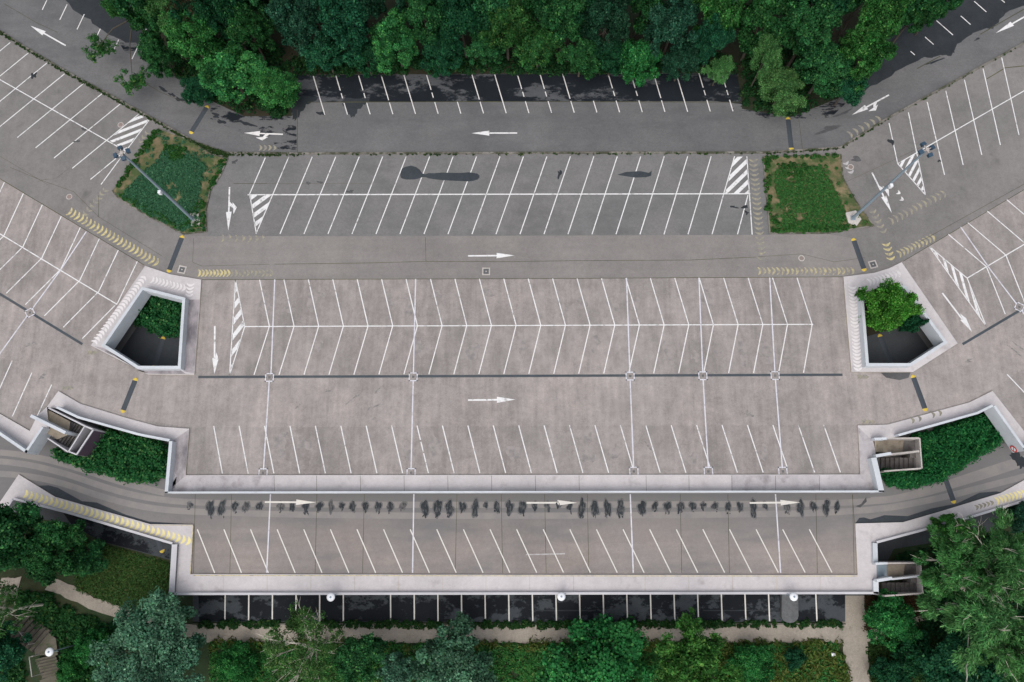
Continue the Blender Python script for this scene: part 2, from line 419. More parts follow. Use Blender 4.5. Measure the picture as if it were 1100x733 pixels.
# ------------------------------------------------------------------ upper road (z = 0)
KERBLINE = [(-190, -75), (0, 35), (30, 54), (76, 81), (111, 99.7), (161.5, 127.4), (209.4, 154), (243, 165.6), (320, 166.2), (560, 165.6), (820, 165.2), (903, 160), (948.6, 131.2), (1100, 47.5), (1290, -60)]
RN = [(-190, -170), (66, -32), (150, 15), (172, 68), (222, 106), (262, 125), (313, 125), (318, 80.5), (560, 79.5), (790, 78.5), (797, 117), (850, 126), (905, 104), (932, 84), (950, 38), (1050, -23), (1290, -165)]
m = MB()
m.sheet(PW(RN)+PW(KERBLINE)[::-1], 0, 'asphalt_road')
# wet bands under the trees, with painted tree shade at the right
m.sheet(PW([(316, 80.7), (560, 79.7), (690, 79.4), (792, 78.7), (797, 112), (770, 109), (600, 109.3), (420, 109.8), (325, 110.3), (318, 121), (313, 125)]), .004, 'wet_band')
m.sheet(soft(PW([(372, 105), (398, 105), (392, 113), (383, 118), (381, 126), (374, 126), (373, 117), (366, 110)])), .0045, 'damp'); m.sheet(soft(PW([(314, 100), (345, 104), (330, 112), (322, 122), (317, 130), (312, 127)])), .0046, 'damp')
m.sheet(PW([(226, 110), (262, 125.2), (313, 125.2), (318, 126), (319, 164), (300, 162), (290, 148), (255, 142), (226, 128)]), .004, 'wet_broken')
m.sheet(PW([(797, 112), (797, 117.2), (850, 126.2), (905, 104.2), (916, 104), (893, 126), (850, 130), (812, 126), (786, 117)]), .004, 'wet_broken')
m.sheet(soft(PW([(900, 96), (932, 70), (950, 30), (1050, -30), (1180, -97), (1180, -70), (1100, 8), (1076, 14), (1070, 30), (1058, 30), (1040, 40), (1026, 50), (1025, 60), (1010, 58), (1000, 62), (985, 64), (960, 80), (932, 96), (912, 106)])), .004, 'damp')  # shadow below the trees painted in along with the wet asphalt edges
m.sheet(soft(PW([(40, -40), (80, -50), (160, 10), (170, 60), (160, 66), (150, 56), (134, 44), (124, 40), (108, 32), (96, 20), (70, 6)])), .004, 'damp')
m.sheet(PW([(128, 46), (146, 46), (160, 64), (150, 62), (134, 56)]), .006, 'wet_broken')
for i, (c, rx, ry) in enumerate(((( 175, 96), .5, .2), ((185, 102), .35, .2), ((193, 107), .6, .2), ((232, 124), .5, .25), ((238, 131), .6, .2), ((265, 133), .9, .22), ((345, 122), .5, .2), ((1050, 42), .3, .12), ((1005, 66), 1.2, .1), ((905, 122), .9, .18), ((890, 139), 1.1, .35))):
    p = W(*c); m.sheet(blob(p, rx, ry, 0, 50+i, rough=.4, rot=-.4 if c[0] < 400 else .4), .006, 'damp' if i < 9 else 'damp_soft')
for i in range(19):
    bx = 348.9+24.36*i; by = 123.4-3.6*i/18
    a = (bx, by); b = (bx-12.4, by-41.5)
    keep = [(0, .3), (.42, .55), (.62, 1)] if i % 4 in (1, 2) else [(0, .3), (.36, 1)] if i % 4 == 3 else [(0, 1)]
    if i in (6, 12): keep = [(0, .3)]
    for t0, t1 in keep: stall(m, lerp(a, b, t0), lerp(a, b, t1), 0, 'paint_faded')
for i, a in enumerate(((45.4, 10.8), (64.3, 21.4), (82.8, 31.8), (102.7, 41.9), (122.4, 53.5), (141.8, 63.6), (164, 67), (25, 0), (5, -11))):
    d = (20.5, -43); t = (.24, .38, .38, .25, .25, .75, .12, .3, .3)[i]
    stall(m, a, (a[0]+d[0]*t, a[1]+d[1]*t), 0, 'paint_faded')
for i, a in enumerate(((982.7, 59.3), (1002.9, 48), (1023.6, 37.8), (1042.5, 26.5), (1059.6, 13.1), (1079.3, 3), (1099, -8))):
    t = (.16, .32, .62, .36, .45, .3, .3)[i]
    stall(m, a, (a[0]-29*t, a[1]-25.5*t), 0, 'paint_faded')
m.polyline(PW([(330, 110), (560, 109.3), (800, 110)]), .07, .0065, 'crack')
m.polyline(PW([(319.5, 118), (319.5, 165.5)]), .06, .0065, 'crack')
m.polyline(PW([(4, 4), (40, 25), (62, 35)]), .05, .0065, 'crack'); m.polyline(PW([(150, 86), (172, 99), (205, 113)]), .05, .0065, 'crack')
m.polyline(PW([(985, 74), (1010, 60.5)]), .10, .0065, 'crack'); m.polyline(PW([(1053, 37), (1100, 10)]), .10, .0065, 'crack'); m.polyline(PW([(858, 128), (862, 160)]), .04, .0065, 'crack')
arcs(m, (903, 150), (946, 127), 7, 0, 'yellow_faint', dz=.007, skip=.2); arcs(m, (276, 159), (296, 159), 4, 0, 'yellow_faint', dz=.007, length=.7)
tag(m.build('upper_road'), 'dark asphalt road with angled stalls along the forest edge', kind='structure')

# ------------------------------------------------------------------ parking lots and lane (z = 0)
m = MB()
m.sheet(PW(KERBLINE)+PW(NORTH)[::-1], 0, 'asphalt_lots')
m.sheet(PW([(243, 166), (320, 166.6), (560, 166), (820, 165.6), (827, 252.5), (560, 253.4), (222, 254), (226, 205), (238, 188)]), .003, 'asphalt_stalls')
m.sheet(PW([(222, 254), (560, 253.4), (827, 252.5), (890, 251.5), (915, 256), (929, 292), (906, 297.2), (560, 299), (216.1, 300.2), (183, 294), (196, 254)]), .0031, 'asphalt_lane')
# centre stalls
for i in range(20):
    t_ = (310.3+25.2*i, 168.6-.03*i); b_ = (275+25.78*i, 251.4+.03*i)
    stall(m, t_, b_, 0)
stall(m, (285.1, 169.5), (268.2, 208.5), 0); stall(m, (268.2, 208.5), (275.3, 250.6), 0); stall(m, (266, 209.4), (806, 208.3), 0, dz=.0085, width=.13)
stall(m, (803.4, 210), (792.2, 252), 0); stall(m, (802.3, 168.3), (808, 252.2), 0)
hatch(m, [(268.4, 209), (292.5, 209), (275.3, 250)], (18, -13), 8.6, 4.2, 0, off=1.5)
hatch(m, [(789.1, 168.5), (779, 208), (805, 208), (802.2, 168.5)], (18, -17.5), 8.4, 3.9, 0, off=2.2)
# left lot
for i in range(8):
    s = (-19.7*i, -11.0*i); stall(m, (148.9+s[0], 122.9+s[1]), (77.7+s[0], 181+s[1]), 0)
stall(m, (135.5, 162.9), (-60, 51.6), 0, dz=.0085); stall(m, (160.2, 129.2), (135, 162.7), 0)
stall(m, (130, 166), (97.1, 193), 0); stall(m, (134, 164), (108.5, 198.4), 0)
hatch(m, [(149.3, 122.9), (116.5, 150.5), (134.5, 161.5), (159.5, 129)], (22, -8.6), 6.6, 2.8, 0, off=2)
# right lot
for i in range(7):
    s = (20.0*i, -11.9*i)
    if i == 0: stall(m, (955, 132.5), (964.3, 176), 0); continue
    a = (956+s[0], 133.5+s[1])
    if i == 1: stall(m, (975.8, 121), (994, 209.5), 0)
    else: stall(m, a, (a[0]+18.6, a[1]+78.3+1.2*(i-2)), 0)
stall(m, (964.3, 176), (1215, 31.5), 0, dz=.0085); stall(m, (964.3, 176), (994, 209.5), 0)
hatch(m, [(964.8, 176.2), (984.8, 165), (993.6, 209)], (6.5, -12.5), 6.4, 2.8, 0, off=2.2)
# stains and patches
m.sheet(soft(PW([(430, 190), (431, 182), (436, 179), (443, 177.6), (449, 181), (455, 188), (462, 186), (480, 185.6), (500, 185.6), (511, 185.7), (516, 190), (512, 194), (500, 195), (478, 194), (462, 192), (456, 190), (449, 192.5), (433, 193)]), 1, .05), .009, 'bitumen')
m.sheet(PW([(663, 188), (672, 185), (688, 184), (697, 186), (700, 183.5), (699.5, 189), (694, 190.5), (682, 191), (672, 189.5)]), .009, 'bitumen')
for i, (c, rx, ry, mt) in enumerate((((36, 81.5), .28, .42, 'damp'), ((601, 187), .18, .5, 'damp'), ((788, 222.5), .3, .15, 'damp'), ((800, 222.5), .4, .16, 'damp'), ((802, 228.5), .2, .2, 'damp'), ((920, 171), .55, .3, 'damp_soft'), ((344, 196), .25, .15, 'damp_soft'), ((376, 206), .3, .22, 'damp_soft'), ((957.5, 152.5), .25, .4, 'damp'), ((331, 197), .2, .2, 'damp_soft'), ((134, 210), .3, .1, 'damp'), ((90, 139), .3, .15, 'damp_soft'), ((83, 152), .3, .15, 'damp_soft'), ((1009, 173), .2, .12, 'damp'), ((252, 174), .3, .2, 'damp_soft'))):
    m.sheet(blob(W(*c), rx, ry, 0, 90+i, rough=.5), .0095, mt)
for ln, wd in (([(295, 284), (400, 282.6), (457, 281), (550, 281.2), (620, 280.2), (740, 279.6), (812, 276.3)], .06), ([(457, 255), (457.6, 281)], .05), ([(11, 180), (43.6, 193.6), (79, 206), (105.8, 233), (174.5, 275.5)], .04), ([(105.8, 210), (105.8, 233)], .05), ([(43.6, 193.6), (60, 192), (75, 180)], .03), ([(208, 256), (207, 282), (217, 286), (290, 284)], .04),
               ([(814, 276), (861, 273), (896, 281.5), (929, 277)], .04), ([(988, 260), (1100, 198)], .05), ([(908, 196), (947, 178), (990, 158)], .03), ([(0, 168), (52, 199)], .03), ([(251, 197.4), (287, 197.4)], .07), ([(287, 197.4), (400, 197.6)], .03), ([(1060, 85), (1080, 73), (1100, 71)], .12)):
    m.polyline(PW(ln), wd*.8, .0075, 'crack')
arcs(m, (72, 226), (169, 283), 23, 0, 'yellow', length=1.0)
arcs(m, (211, 293.6), (246, 293.6), 9, 0, 'yellow', length=.8); arcs(m, (246, 293.6), (292, 293.6), 11, 0, 'yellow_faint', length=.8)
arcs(m, (812, 291.3), (917, 291.2), 21, 0, 'yellow_mid', length=.85)
arcs(m, (808.8, 168.7), (818.2, 279), 21, 0, 'yellow_faint', length=.95)
arcs(m, (954, 239), (1015, 207.5), 12, 0, 'yellow_faint', length=.9); arcs(m, (963, 274), (1003, 255), 10, 0, 'yellow_mid', length=.85)
arcs(m, (951, 259), (957.5, 279), 4, 0, 'yellow', length=.9); arcs(m, (936, 224), (950, 250), 5, 0, 'yellow_faint', length=.8)
arcs(m, (119, 197), (91, 231), 8, 0, 'yellow_faint', length=.8, skip=.2); arcs(m, (228, 256), (292, 257), 9, 0, 'yellow_faint', length=.8, skip=.2)
arcs(m, (160, 140), (150, 153), 3, 0, 'yellow_faint', length=.6); arcs(m, (907, 172), (915, 186), 3, 0, 'paint_ghost', length=.7)
for c in ((964, 206.5), (967.5, 213.5)): arcs(m, (c[0]-2, c[1]-1), (c[0]+2, c[1]+1), 1, 0, 'paint_faded', length=.5)
tag(m.build('parking_lot'), 'grey asphalt parking lots and lane between the upper road and the roof deck', kind='structure')

# kerb between road and lots
def ribbon(pts, width, z0, z1, mat, name, label):
    m = MB(); a = [Vector((p.x, p.y)) for p in PW(pts)]; b = offset_path(a, width)
    for i in range(len(a)-1): m.prism([a[i], a[i+1], b[i+1], b[i]], z1, z0, mat)
    return tag(m.build(name), label, kind='structure')
ribbon(KERBLINE, .22, -.05, .11, 'kerb_stone', 'kerb', 'weedy stone kerb dividing the upper road from the parking lots')

# ------------------------------------------------------------------ traffic islands
ISL = [(170, 137.4), (206, 150.8), (226.4, 165), (245, 170.2), (237.4, 188.4), (226.4, 204), (221.7, 225), (222, 249), (197, 252), (156.4, 231.7), (126, 212.7), (119.8, 205.2)]
ISR = [(819.4, 167.8), (904, 165.5), (906.4, 191), (919, 214), (940, 243), (889, 250.9), (826.4, 250.9)]
for P_, lab in ((ISL, 'kerbed grass island with dry earth rim beside the left floodlight mast'), (ISR, 'kerbed square grass island beside the right floodlight mast')):
    m = MB(); Pw = PW(P_, .12)
    ar = sum(Pw[i].x*Pw[(i+1) % len(Pw)].y-Pw[(i+1) % len(Pw)].x*Pw[i].y for i in range(len(Pw)))
    inner = closed_guard(m, Pw, .14, -.02, .12, 'kerb_stone')
    m.sheet(inner, .09, 'dry_earth')
    tag(m.build('traffic_island'), lab, kind='structure')

# ------------------------------------------------------------------ parking garage
gar = empty('parking_garage', W(560, 470, -6))
tag(gar, 'multi-level concrete parking garage with pale walkways and white parapets', 'parking garage')
GL = gar.location
def gpart(m, name, parent=gar):
    o = m.build(name); o.parent = parent
    o.matrix_parent_inverse = Matrix.Translation(-GL) if parent is gar else Matrix.Identity(4)
    return o
# upper deck slab
ow = PW(NORTH) + PW(LEDGE1E) + PW(LEDGE1) + [W(50.3, 437.3)] + PW(LEDGE1W)
ow = [Vector((p.x, p.y)) for p in ow]
hl = [Vector((p.x, p.y)) for p in PW(PITL)]; hr = [Vector((p.x, p.y)) for p in PW(PITR)]
m = MB(); m.prism(ow, 0, -.4, 'deck_concrete', 'grey_wall', holes=[hl, hr])
# lighter driving lane along the deck
m.sheet(PW([(214, 407), (560, 406), (909, 403.8), (981, 400.2), (1029, 370.5), (1100, 331.5), (1290, 222), (1290, 275), (1066, 418), (1040, 431.5), (953, 455.2), (921, 456.4), (560, 458), (203.5, 459.5), (137, 448.5), (86, 432.6), (62, 419), (-190, 275), (-190, 206), (0, 318.5), (97, 372.5), (158, 403.5)]), .003, 'deck_lane')
m.polyline(PW([(-190, 80.9), (0, 192.2), (155, 285)]), .07, .006, 'crack'); m.polyline(PW([(217, 300.6), (560, 299.6), (905, 297.6)]), .06, .006, 'crack'); m.polyline(PW([(970, 281), (1100, 204), (1290, 91.8)]), .06, .006, 'crack')
# row along the pits
for i in range(23):
    t_ = (278.8+26.24*i, 300.6-.1*i); c_ = (289.4+26.5*i, 350.6-.09*i); b_ = (272.9+26.83*i, 403-.11*i)
    stall(m, t_, c_, 0); stall(m, c_, b_, 0, 'paint_faded')
stall(m, (263, 351), (873.5, 348.6), 0, dz=.0085)
stall(m, (253, 301), (262.9, 351), 0); stall(m, (262.9, 351), (246.7, 402.8), 0); stall(m, (253, 301), (246.7, 402.8), 0)
hatch(m, [(253, 303), (262.7, 351), (248.3, 397), (248.3, 378)], (6.8, -8.8), 9.6, 4.2, 0, off=3)
# lower row
for i in range(25):
    a = (229.6+27.3*i, 457.8-.05*i); b = (238.9+27.66*i, 508.8-.05*i)
    if i in (8,): stall(m, a, lerp(a, b, .3), 0); stall(m, lerp(a, b, .34), lerp(a, b, .55), 0); a = lerp(a, b, .58)
    if i == 22: b = lerp(a, b, .88)
    stall(m, a, b, 0)
# left wing
for i in range(-1, 9):
    s = (20.4*i, 12.15*i)
    t_ = (25.1+s[0], 208.1+s[1]); c_ = (4.1+s[0], 253.6+s[1]-.2*i); b_ = (-34+s[0], 291+s[1])
    if i < 7: stall(m, t_, c_, 0); stall(m, c_, b_, 0)
stall(m, (126, 327.3), (-190, 137), 0, dz=.0085)
for i in range(5):
    a = (55.5-21.2*i, 413.4-12.9*i); stall(m, a, (a[0]-21, a[1]+47) if i else (39.9, 447.3), 0)
# right wing
for i in range(7):
    s = (20.9*i, -12.4*i)
    t_ = (1018.8+s[0], 251.9+s[1]); c_ = (1059.6+s[0], 286.7+s[1]); b_ = (1079.8+s[0], 337.6+s[1])
    stall(m, t_, c_, 0); stall(m, c_, b_, 0)
stall(m, (1038.9, 299), (1290, 150), 0, dz=.0085)
stall(m, (997.8, 264.5), (1038.9, 299), 0); stall(m, (1038.9, 299), (1059.1, 350.2), 0); stall(m, (997.8, 264.5), (1059.1, 350.2), 0)
hatch(m, [(1001, 267.5), (1038, 299), (1056.5, 345.5)], (3.6, 13), 6.6, 2.7, 0, off=2)
for i in range(4):
    a = (1081.8+21.2*i, 402.3-12.9*i); stall(m, a, (a[0]+36, a[1]+38), 0)
# (marks)
# dark tyre scuffs and damp marks
for i, (c, rx, ry, ro) in enumerate((((352, 420), .5, .2, 0), ((381, 427), .9, .2, .7), ((400, 438), .7, .18, .5), ((405, 420), .5, .15, 1.0), ((320, 437), .4, .15, .9), ((402, 450), .4, .15, .3), ((804, 445), .5, .5, 0), ((965, 404), 1.6, .32, 0), ((1090, 377), .9, .16, -.8), ((1094, 372), .8, .14, -.8), ((745, 492), .6, .4, .2), ((697, 480), .7, .2, -.8), ((20, 300), .3, .2, .3), ((45, 405), .5, .3, .4), ((33, 370), .6, .3, .4), ((1040, 388), .5, .25, .3))):
    if i == 7: m.sheet(PW([(946, 400.6), (978, 400.4), (976, 406), (966, 408.5), (952, 406)]), .006, 'damp_soft')
    else: m.sheet(blob(W(*c), rx*.8, ry*.6, 0, 130+i, rough=.55, rot=ro), .006, 'scuff')
for c, d in (((931, 453.4), 7), ((925, 405), 6), ((97, 379), 5), ((71, 417), 6)):
    arcs(m, (c[0]-d, c[1]), (c[0]+d, c[1]), 4, 0, 'yellow_faint', length=.45)
rq = random.Random(11)
for i in range(46):
    row = i % 3; k = rq.randint(0, 21)
    c = ((285+26.4*k+rq.uniform(-3, 3), 322+rq.uniform(-8, 10)), (292+26.6*k+rq.uniform(-3, 3), 376+rq.uniform(-8, 12)), (248+27.4*k+rq.uniform(-3, 3), 482+rq.uniform(-12, 14)))[row]
    m.sheet(soft(blob(W(*c), rq.uniform(.35, .8), rq.uniform(.5, 1.1), 0, 400+i, n=12, rough=.4), 1, .03, i), .0055+i*.00003, 'oil')
gpart(m, 'upper_deck')
# steel-grey drain channel
for pts in ([(213, 405.2), (560, 404), (905, 402.8)], [(-190, 204), (0, 316), (88.6, 370)], [(1034, 370), (1100, 331), (1290, 220)]):
    m = MB(); m.polyline(PW(pts), .25, .010, 'drain_metal'); gpart(m, 'drain_channel')
# pale joint strips with their drain frames
def strip(pts, z, frames=()):
    m = MB(); m.polyline(PW(pts, z), .125, z+.013, 'strip_paint'); st = gpart(m, 'joint_strip')
    for c, open_, ax in frames:
        f = MB(); C = W(*c, z); ux = Vector(ax).normalized(); uy = Vector((-ux.y, ux.x)); h = .40; k = .06
        zz = z+.017
        for u, v, n in ((ux, uy, 1), (uy, ux, 1), (ux, uy, -1), (uy, ux, -1)):
            p = Vector((C.x, C.y))+v*h*n
            if open_ and n == -1 and v is uy: continue
            f.line(p-u*(h+k), p-u*h*.25, k*1.9, zz, 'strip_paint'); f.line(p+u*h*.25, p+u*(h+k), k*1.9, zz, 'strip_paint')
            if not open_ or v is uy or True: f.line(p-u*h*.3, p+u*h*.3, k*1.2, zz-.001, 'strip_paint')
        f.sheet([(C.x+a*h*.8, C.y+b*h*.8) for a, b in ((-1, -1), (1, -1), (1, 1), (-1, 1))], zz-.002, 'deck_concrete')
        f.sheet([(C.x+a*h*.3, C.y+b*h*.3) for a, b in ((-1, -1), (1, -1), (1, 1), (-1, 1))], zz-.001, 'scupper')
        gpart(f, 'drain_frame')
strip([(295.2, 300.4), (291.2, 400), (289.5, 405.5), (282.8, 508.5)], 0, [((289.5, 405.6), False, (1, 0)), ((282.6, 508.2), True, (1, 0))])
strip([(446.5, 299.9), (444, 405), (441.5, 508)], 0, [((443.9, 405), False, (1, 0)), ((441.6, 508), True, (1, 0))])
strip([(673, 298.8), (676.7, 404), (680.8, 506)], 0, [((676.9, 404.2), False, (1, 0)), ((680.9, 506.6), True, (1, 0))])
strip([(750.8, 298.6), (755, 403.5), (761, 506)], 0, [((755, 403.8), False, (1, 0)), ((761, 506.6), True, (1, 0))])
strip([(826.8, 298.4), (832.6, 403.5), (840.6, 506)], 0, [((832.6, 403.6), False, (1, 0)), ((841, 506.6), True, (1, 0))])
strip([(92.7, 249), (64.6, 291), (32.2, 335.4), (-60, 463)], 0, [((32.2, 336), False, (1, .58))])
strip([(1031.9, 244), (1064.6, 291), (1094.5, 330), (1200, 470)], 0, [((1095, 330), False, (1, -.58))])

# walkways (low raised ledges) and parapets of the upper deck
KN = [(-190, 332), (0, 444.7), (31.9, 463.1), (40.5, 446), (50.3, 437.3)]
wk = MB()
def deck_xy(pts): return [Vector((p.x, p.y)) for p in PW(pts)]
inE = [(1290, 326), (1140, 440), (1100, 463), (1066.2, 420), (1041.4, 432.4), (953.5, 456.3), (921.4, 457.2), (925.4, 509.8)]
inS = [(560, 510.3), (199.4, 510.6), (203.3, 460.7), (169.4, 458.2), (137.5, 449.6), (85.9, 433.7), (62.6, 420.2), (50.3, 437.3)]
ring = deck_xy([(p[0], p[1], .12) for p in inE]+[(p[0], p[1], .12) for p in inS]) + deck_xy(LEDGE1[::-1])+deck_xy(LEDGE1E[::-1])
wk.prism(ring, .12, .002, 'walkway', 'kerb_edge')
wk.sheet(deck_xy([(176.8+2, 529, .1), (199.3, 511.2, .12), (203, 461.5, .12), (184, 474.5, .1), (183.5, 500, .1), (190, 512, .1), (188, 524, .1)]), .123, 'walkway_stained')
wk.sheet(deck_xy([(199.5, 511.2, .12), (294, 511, .12), (294, 528.2, .1), (190, 528.6, .1), (192, 512, .1)]), .1228, 'walkway_worn')
wk.sheet(deck_xy([(786, 510.4, .12), (924, 510.2, .12), (921.8, 459, .12), (938, 474, .1), (948, 527.8, .1), (786, 528.2, .1)]), .1228, 'walkway_worn')
for x in (294.5, 340, 387, 434, 481, 528, 575, 622, 694, 740, 786, 833, 880): wk.line(*deck_xy([(x, 511, .12), (x+.3, 528, .12)]), .035, .1245, 'crack')
arcs(wk, (968, 455), (1012, 443), 6, .12, 'yellow_faint', dz=.005, length=.6, skip=.3)
gpart(wk, 'walkway')
wk = MB(); ringw = deck_xy([(p[0], p[1], .12) for p in KN])+deck_xy(LEDGE1W); wk.prism(ringw, .12, .002, 'walkway', 'kerb_edge'); gpart(wk, 'walkway')
for kerb, hole, nm in ((KERBL, hl, 'L'), (KERBR, hr, 'R')):
    wk = MB(); wk.prism(deck_xy([(p[0], p[1], .12) for p in kerb]), .12, .002, 'walkway', 'kerb_edge', holes=[hole])
    if nm == 'L':
        wk.sheet(deck_xy([(201.5, 322, .12), (214.5, 322, .12), (213.3, 340, .12), (209, 401.5, .12), (197, 399, .12)]), .124, 'walkway_stained')
        wk.sheet(deck_xy([(110, 373.5, .12), (147.6, 397.6, .12), (194, 397.8, .12), (200, 402, .12), (159, 401.6, .12), (101, 372, .12)]), .1235, 'walkway_stained')
        arcs(wk, (161, 300), (198, 310), 10, .12, 'arc_white', length=.8, dz=.007); arcs(wk, (155, 298), (100, 370), 22, .12, 'arc_white', length=.75, bulge=-.18, dz=.007)
        arcs(wk, (205, 303), (203, 318), 4, .12, 'arc_white', length=.8, dz=.007)
    else:
        arcs(wk, (915.5, 306), (921.5, 397), 24, .12, 'arc_white', length=.85, dz=.007); arcs(wk, (931, 304), (966, 294), 9, .12, 'arc_white', length=.8, dz=.007)
    gpart(wk, 'walkway')
    g = MB(); closed_guard(g, hole, .30, -.80, 1.0, 'white_wall'); gpart(g, 'shaft_parapet')
g = MB(); guard(g, PW(LEDGE1[:3]), .14, -.80, 1.0, 'white_wall', side=-1); gpart(g, 'parapet')
g = MB(); guard(g, PW(LEDGE1[2:4]), .32, -.80, 1.0, 'white_wall', side=-1); gpart(g, 'parapet')
g = MB(); guard(g, PW(LEDGE1[3:]), .22, -.80, 1.0, 'white_wall', side=-1); gpart(g, 'parapet')
g = MB(); guard(g, PW(LEDGE1W[:2]), .25, -.80, 1.0, 'white_wall', side=-1); gpart(g, 'parapet')
g = MB(); guard(g, PW(LEDGE1W[1:]), .28, -.80, 1.0, 'white_wall', side=-1); gpart(g, 'parapet')
g = MB(); guard(g, PW(LEDGE1E[:3]), .28, -.80, 1.0, 'white_wall', side=-1); gpart(g, 'parapet')
g = MB(); guard(g, PW(LEDGE1E[2:4]), .25, -.80, 1.0, 'white_wall', side=-1); gpart(g, 'parapet')
g = MB(); guard(g, PW(LEDGE1E[3:6]), .22, -.80, 1.0, 'white_wall', side=-1); gpart(g, 'parapet')
g = MB(); guard(g, PW([(941.5, 491.6, 1), (950, 528.6, 1)]), .52, -.80, 1.0, 'white_wall', side=-1); gpart(g, 'parapet')
# back retaining wall
g = MB(); guard(g, [Vector((p.x, p.y-.05)) for p in nw], .4, -6.05, -.41, 'grey_wall', side=-1); gpart(g, 'retaining_wall')

# lower deck (z = -3)
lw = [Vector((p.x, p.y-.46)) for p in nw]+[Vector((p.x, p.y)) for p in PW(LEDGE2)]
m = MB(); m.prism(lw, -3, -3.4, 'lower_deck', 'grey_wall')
Z = -3
for i in range(24):
    a = (212+28.58*i, 568.8); b = (230.6+28.83*i, 615.6-.02*i)
    stall(m, a, b, Z, 'paint_cream')
for x in (209.4, 248.4, 340, 391, 490.5, 538, 584.7, 630.5, 730.3, 781.5, 876, 915.5): stall(m, (x+.4, 531), (x-1.5 if x < 500 else x+2, 615.8), Z, 'crack', .045, .005)
stall(m, (565, 596), (607, 595), Z, 'paint_ghost', .12, .006)
rr = random.Random(5)
xs = [200+v/3.929 for v in (17, 103, 150, 205, 253, 310, 400, 447, 505, 562, 612, 657, 702, 757, 810, 862, 915, 1008, 1060)] + [460+v/3.929 for v in (40, 90, 145, 198, 243, 290, 343, 397, 450, 503, 552, 597, 648, 703, 757, 812, 903, 957, 1010, 1065)] + [700+v/4.231 for v in (72, 187, 235, 287, 348, 402, 462, 515, 615, 677, 735, 793, 843)]
big = {103: 1, 150: 1}
for i, x in enumerate(xs):
    hgt = rr.uniform(.65, 1.1); strong = i in (1, 2, 17, 18, 19, 20, 22, 25, 26, 31, 32, 33, 34, 35, 45, 48, 50)
    if strong: hgt = rr.uniform(1.25, 1.6)
    if i in (0, 11, 23, 29, 41): hgt *= .45
    ww = .36 if strong else rr.uniform(.24, .33)
    yy = 541.5+hgt*5.6/2
    c = W(x, yy, Z)
    mt = 'drip' if strong or rr.random() < .7 else 'drip_faint'
    ro_ = rr.uniform(-.1, .1)
    m.sheet(blob(c, ww*1.35, hgt/2+.12, Z, 300+i, n=30, rough=.22, rot=ro_), Z+.006+i*.00004, 'drip_halo')
    m.sheet(blob(c, ww*1.0, hgt/2-.02, Z, 300+i, n=30, rough=.22, rot=ro_), Z+.0085+i*.00003, mt)
    for k in range(rr.randint(2, 6)):
        q = W(x+rr.uniform(-2.5, 2.5), yy+hgt*5+rr.uniform(-4, 3), Z)
        m.sheet(blob(q, rr.uniform(.04, .1), rr.uniform(.06, .22), Z, 900+i*7+k, n=9, rough=.4), Z+.0105+(i*8+k)*.00003, mt)
for n_, pts in enumerate(([(-40, 497), (20, 500), (70, 512), (120, 530), (165, 540), (215, 544), (400, 546), (740, 545.5), (930, 544), (985, 536), (1030, 523), (1070, 511), (1110, 498)], [(-40, 512), (10, 512), (60, 520), (110, 538), (160, 550), (215, 554), (400, 558), (740, 557), (930, 554), (1010, 539), (1060, 526), (1115, 512)], [(-30, 487), (30, 492), (80, 505), (130, 522), (176, 533)], [(1100, 489), (1060, 502), (1000, 522), (960, 533), (935, 534)])):
    C_ = [Vector((p.x, p.y)) for p in PW(pts, Z)]
    for _ in range(2): C_ = [C_[0]]+[v for i in range(len(C_)-1) for v in (C_[i].lerp(C_[i+1], .25), C_[i].lerp(C_[i+1], .75))]+[C_[-1]]
    E_ = offset_path(C_, .62)
    for i in range(len(C_)-1): m.face([(C_[i].x, C_[i].y, Z+.003+n_*.0002), (C_[i+1].x, C_[i+1].y, Z+.003+n_*.0002), (E_[i+1].x, E_[i+1].y, Z+.003+n_*.0002), (E_[i].x, E_[i].y, Z+.003+n_*.0002)], 'track')
# damp edges along the kerbs, and painted shade by the right wall
m.sheet(PW([(41, 522), (52, 521.5), (62, 524), (88, 538.5), (104, 540), (118, 546), (135, 553), (160, 560.5), (186, 562), (207, 563.4), (161.5, 563.2), (120, 551.5), (58.9, 533.6)], Z), Z+.005, 'bitumen')
m.sheet(PW([(918.8, 562.3), (923, 556.5), (928, 556), (935, 558), (950, 553.6), (975, 554.6), (1000, 546.5), (1028, 541), (1052, 529.5), (1070, 528), (1076, 529), (1008.8, 549.8), (970, 561)], Z), Z+.005, 'bitumen')
m.sheet(PW([(919, 544), (925, 541.5), (930.5, 534), (931, 539), (924, 545.5)], Z), Z+.005, 'damp_soft')
m.sheet(soft(PW([(1083, 486), (1092, 484), (1098, 490), (1102, 499), (1096, 504), (1090, 498)], Z)), Z+.005, 'damp')  # paints the shadow of the right wall onto the lower deck
stall(m, (915.5, 532), (918, 562), Z, 'crack', .04, .0045)
for P2 in (PITL, PITR): m.sheet(PW([(p[0]+(p[0]-c0)*.12, p[1]+(p[1]-352)*.12) for p in P2 for c0 in [(158 if P2 is PITL else 962)]], 1.0), Z+.0035, 'low_asphalt')  # dark asphalt sheets; the dimmer light in the shafts is painted into them
gpart(m, 'lower_deck')
strip([(290.6, 531), (286.5, 615.5)], -3); strip([(444.6, 531), (443.2, 615.5)], -3); strip([(677, 531), (680.3, 615.5)], -3); strip([(833, 531), (838.5, 615.5)], -3)
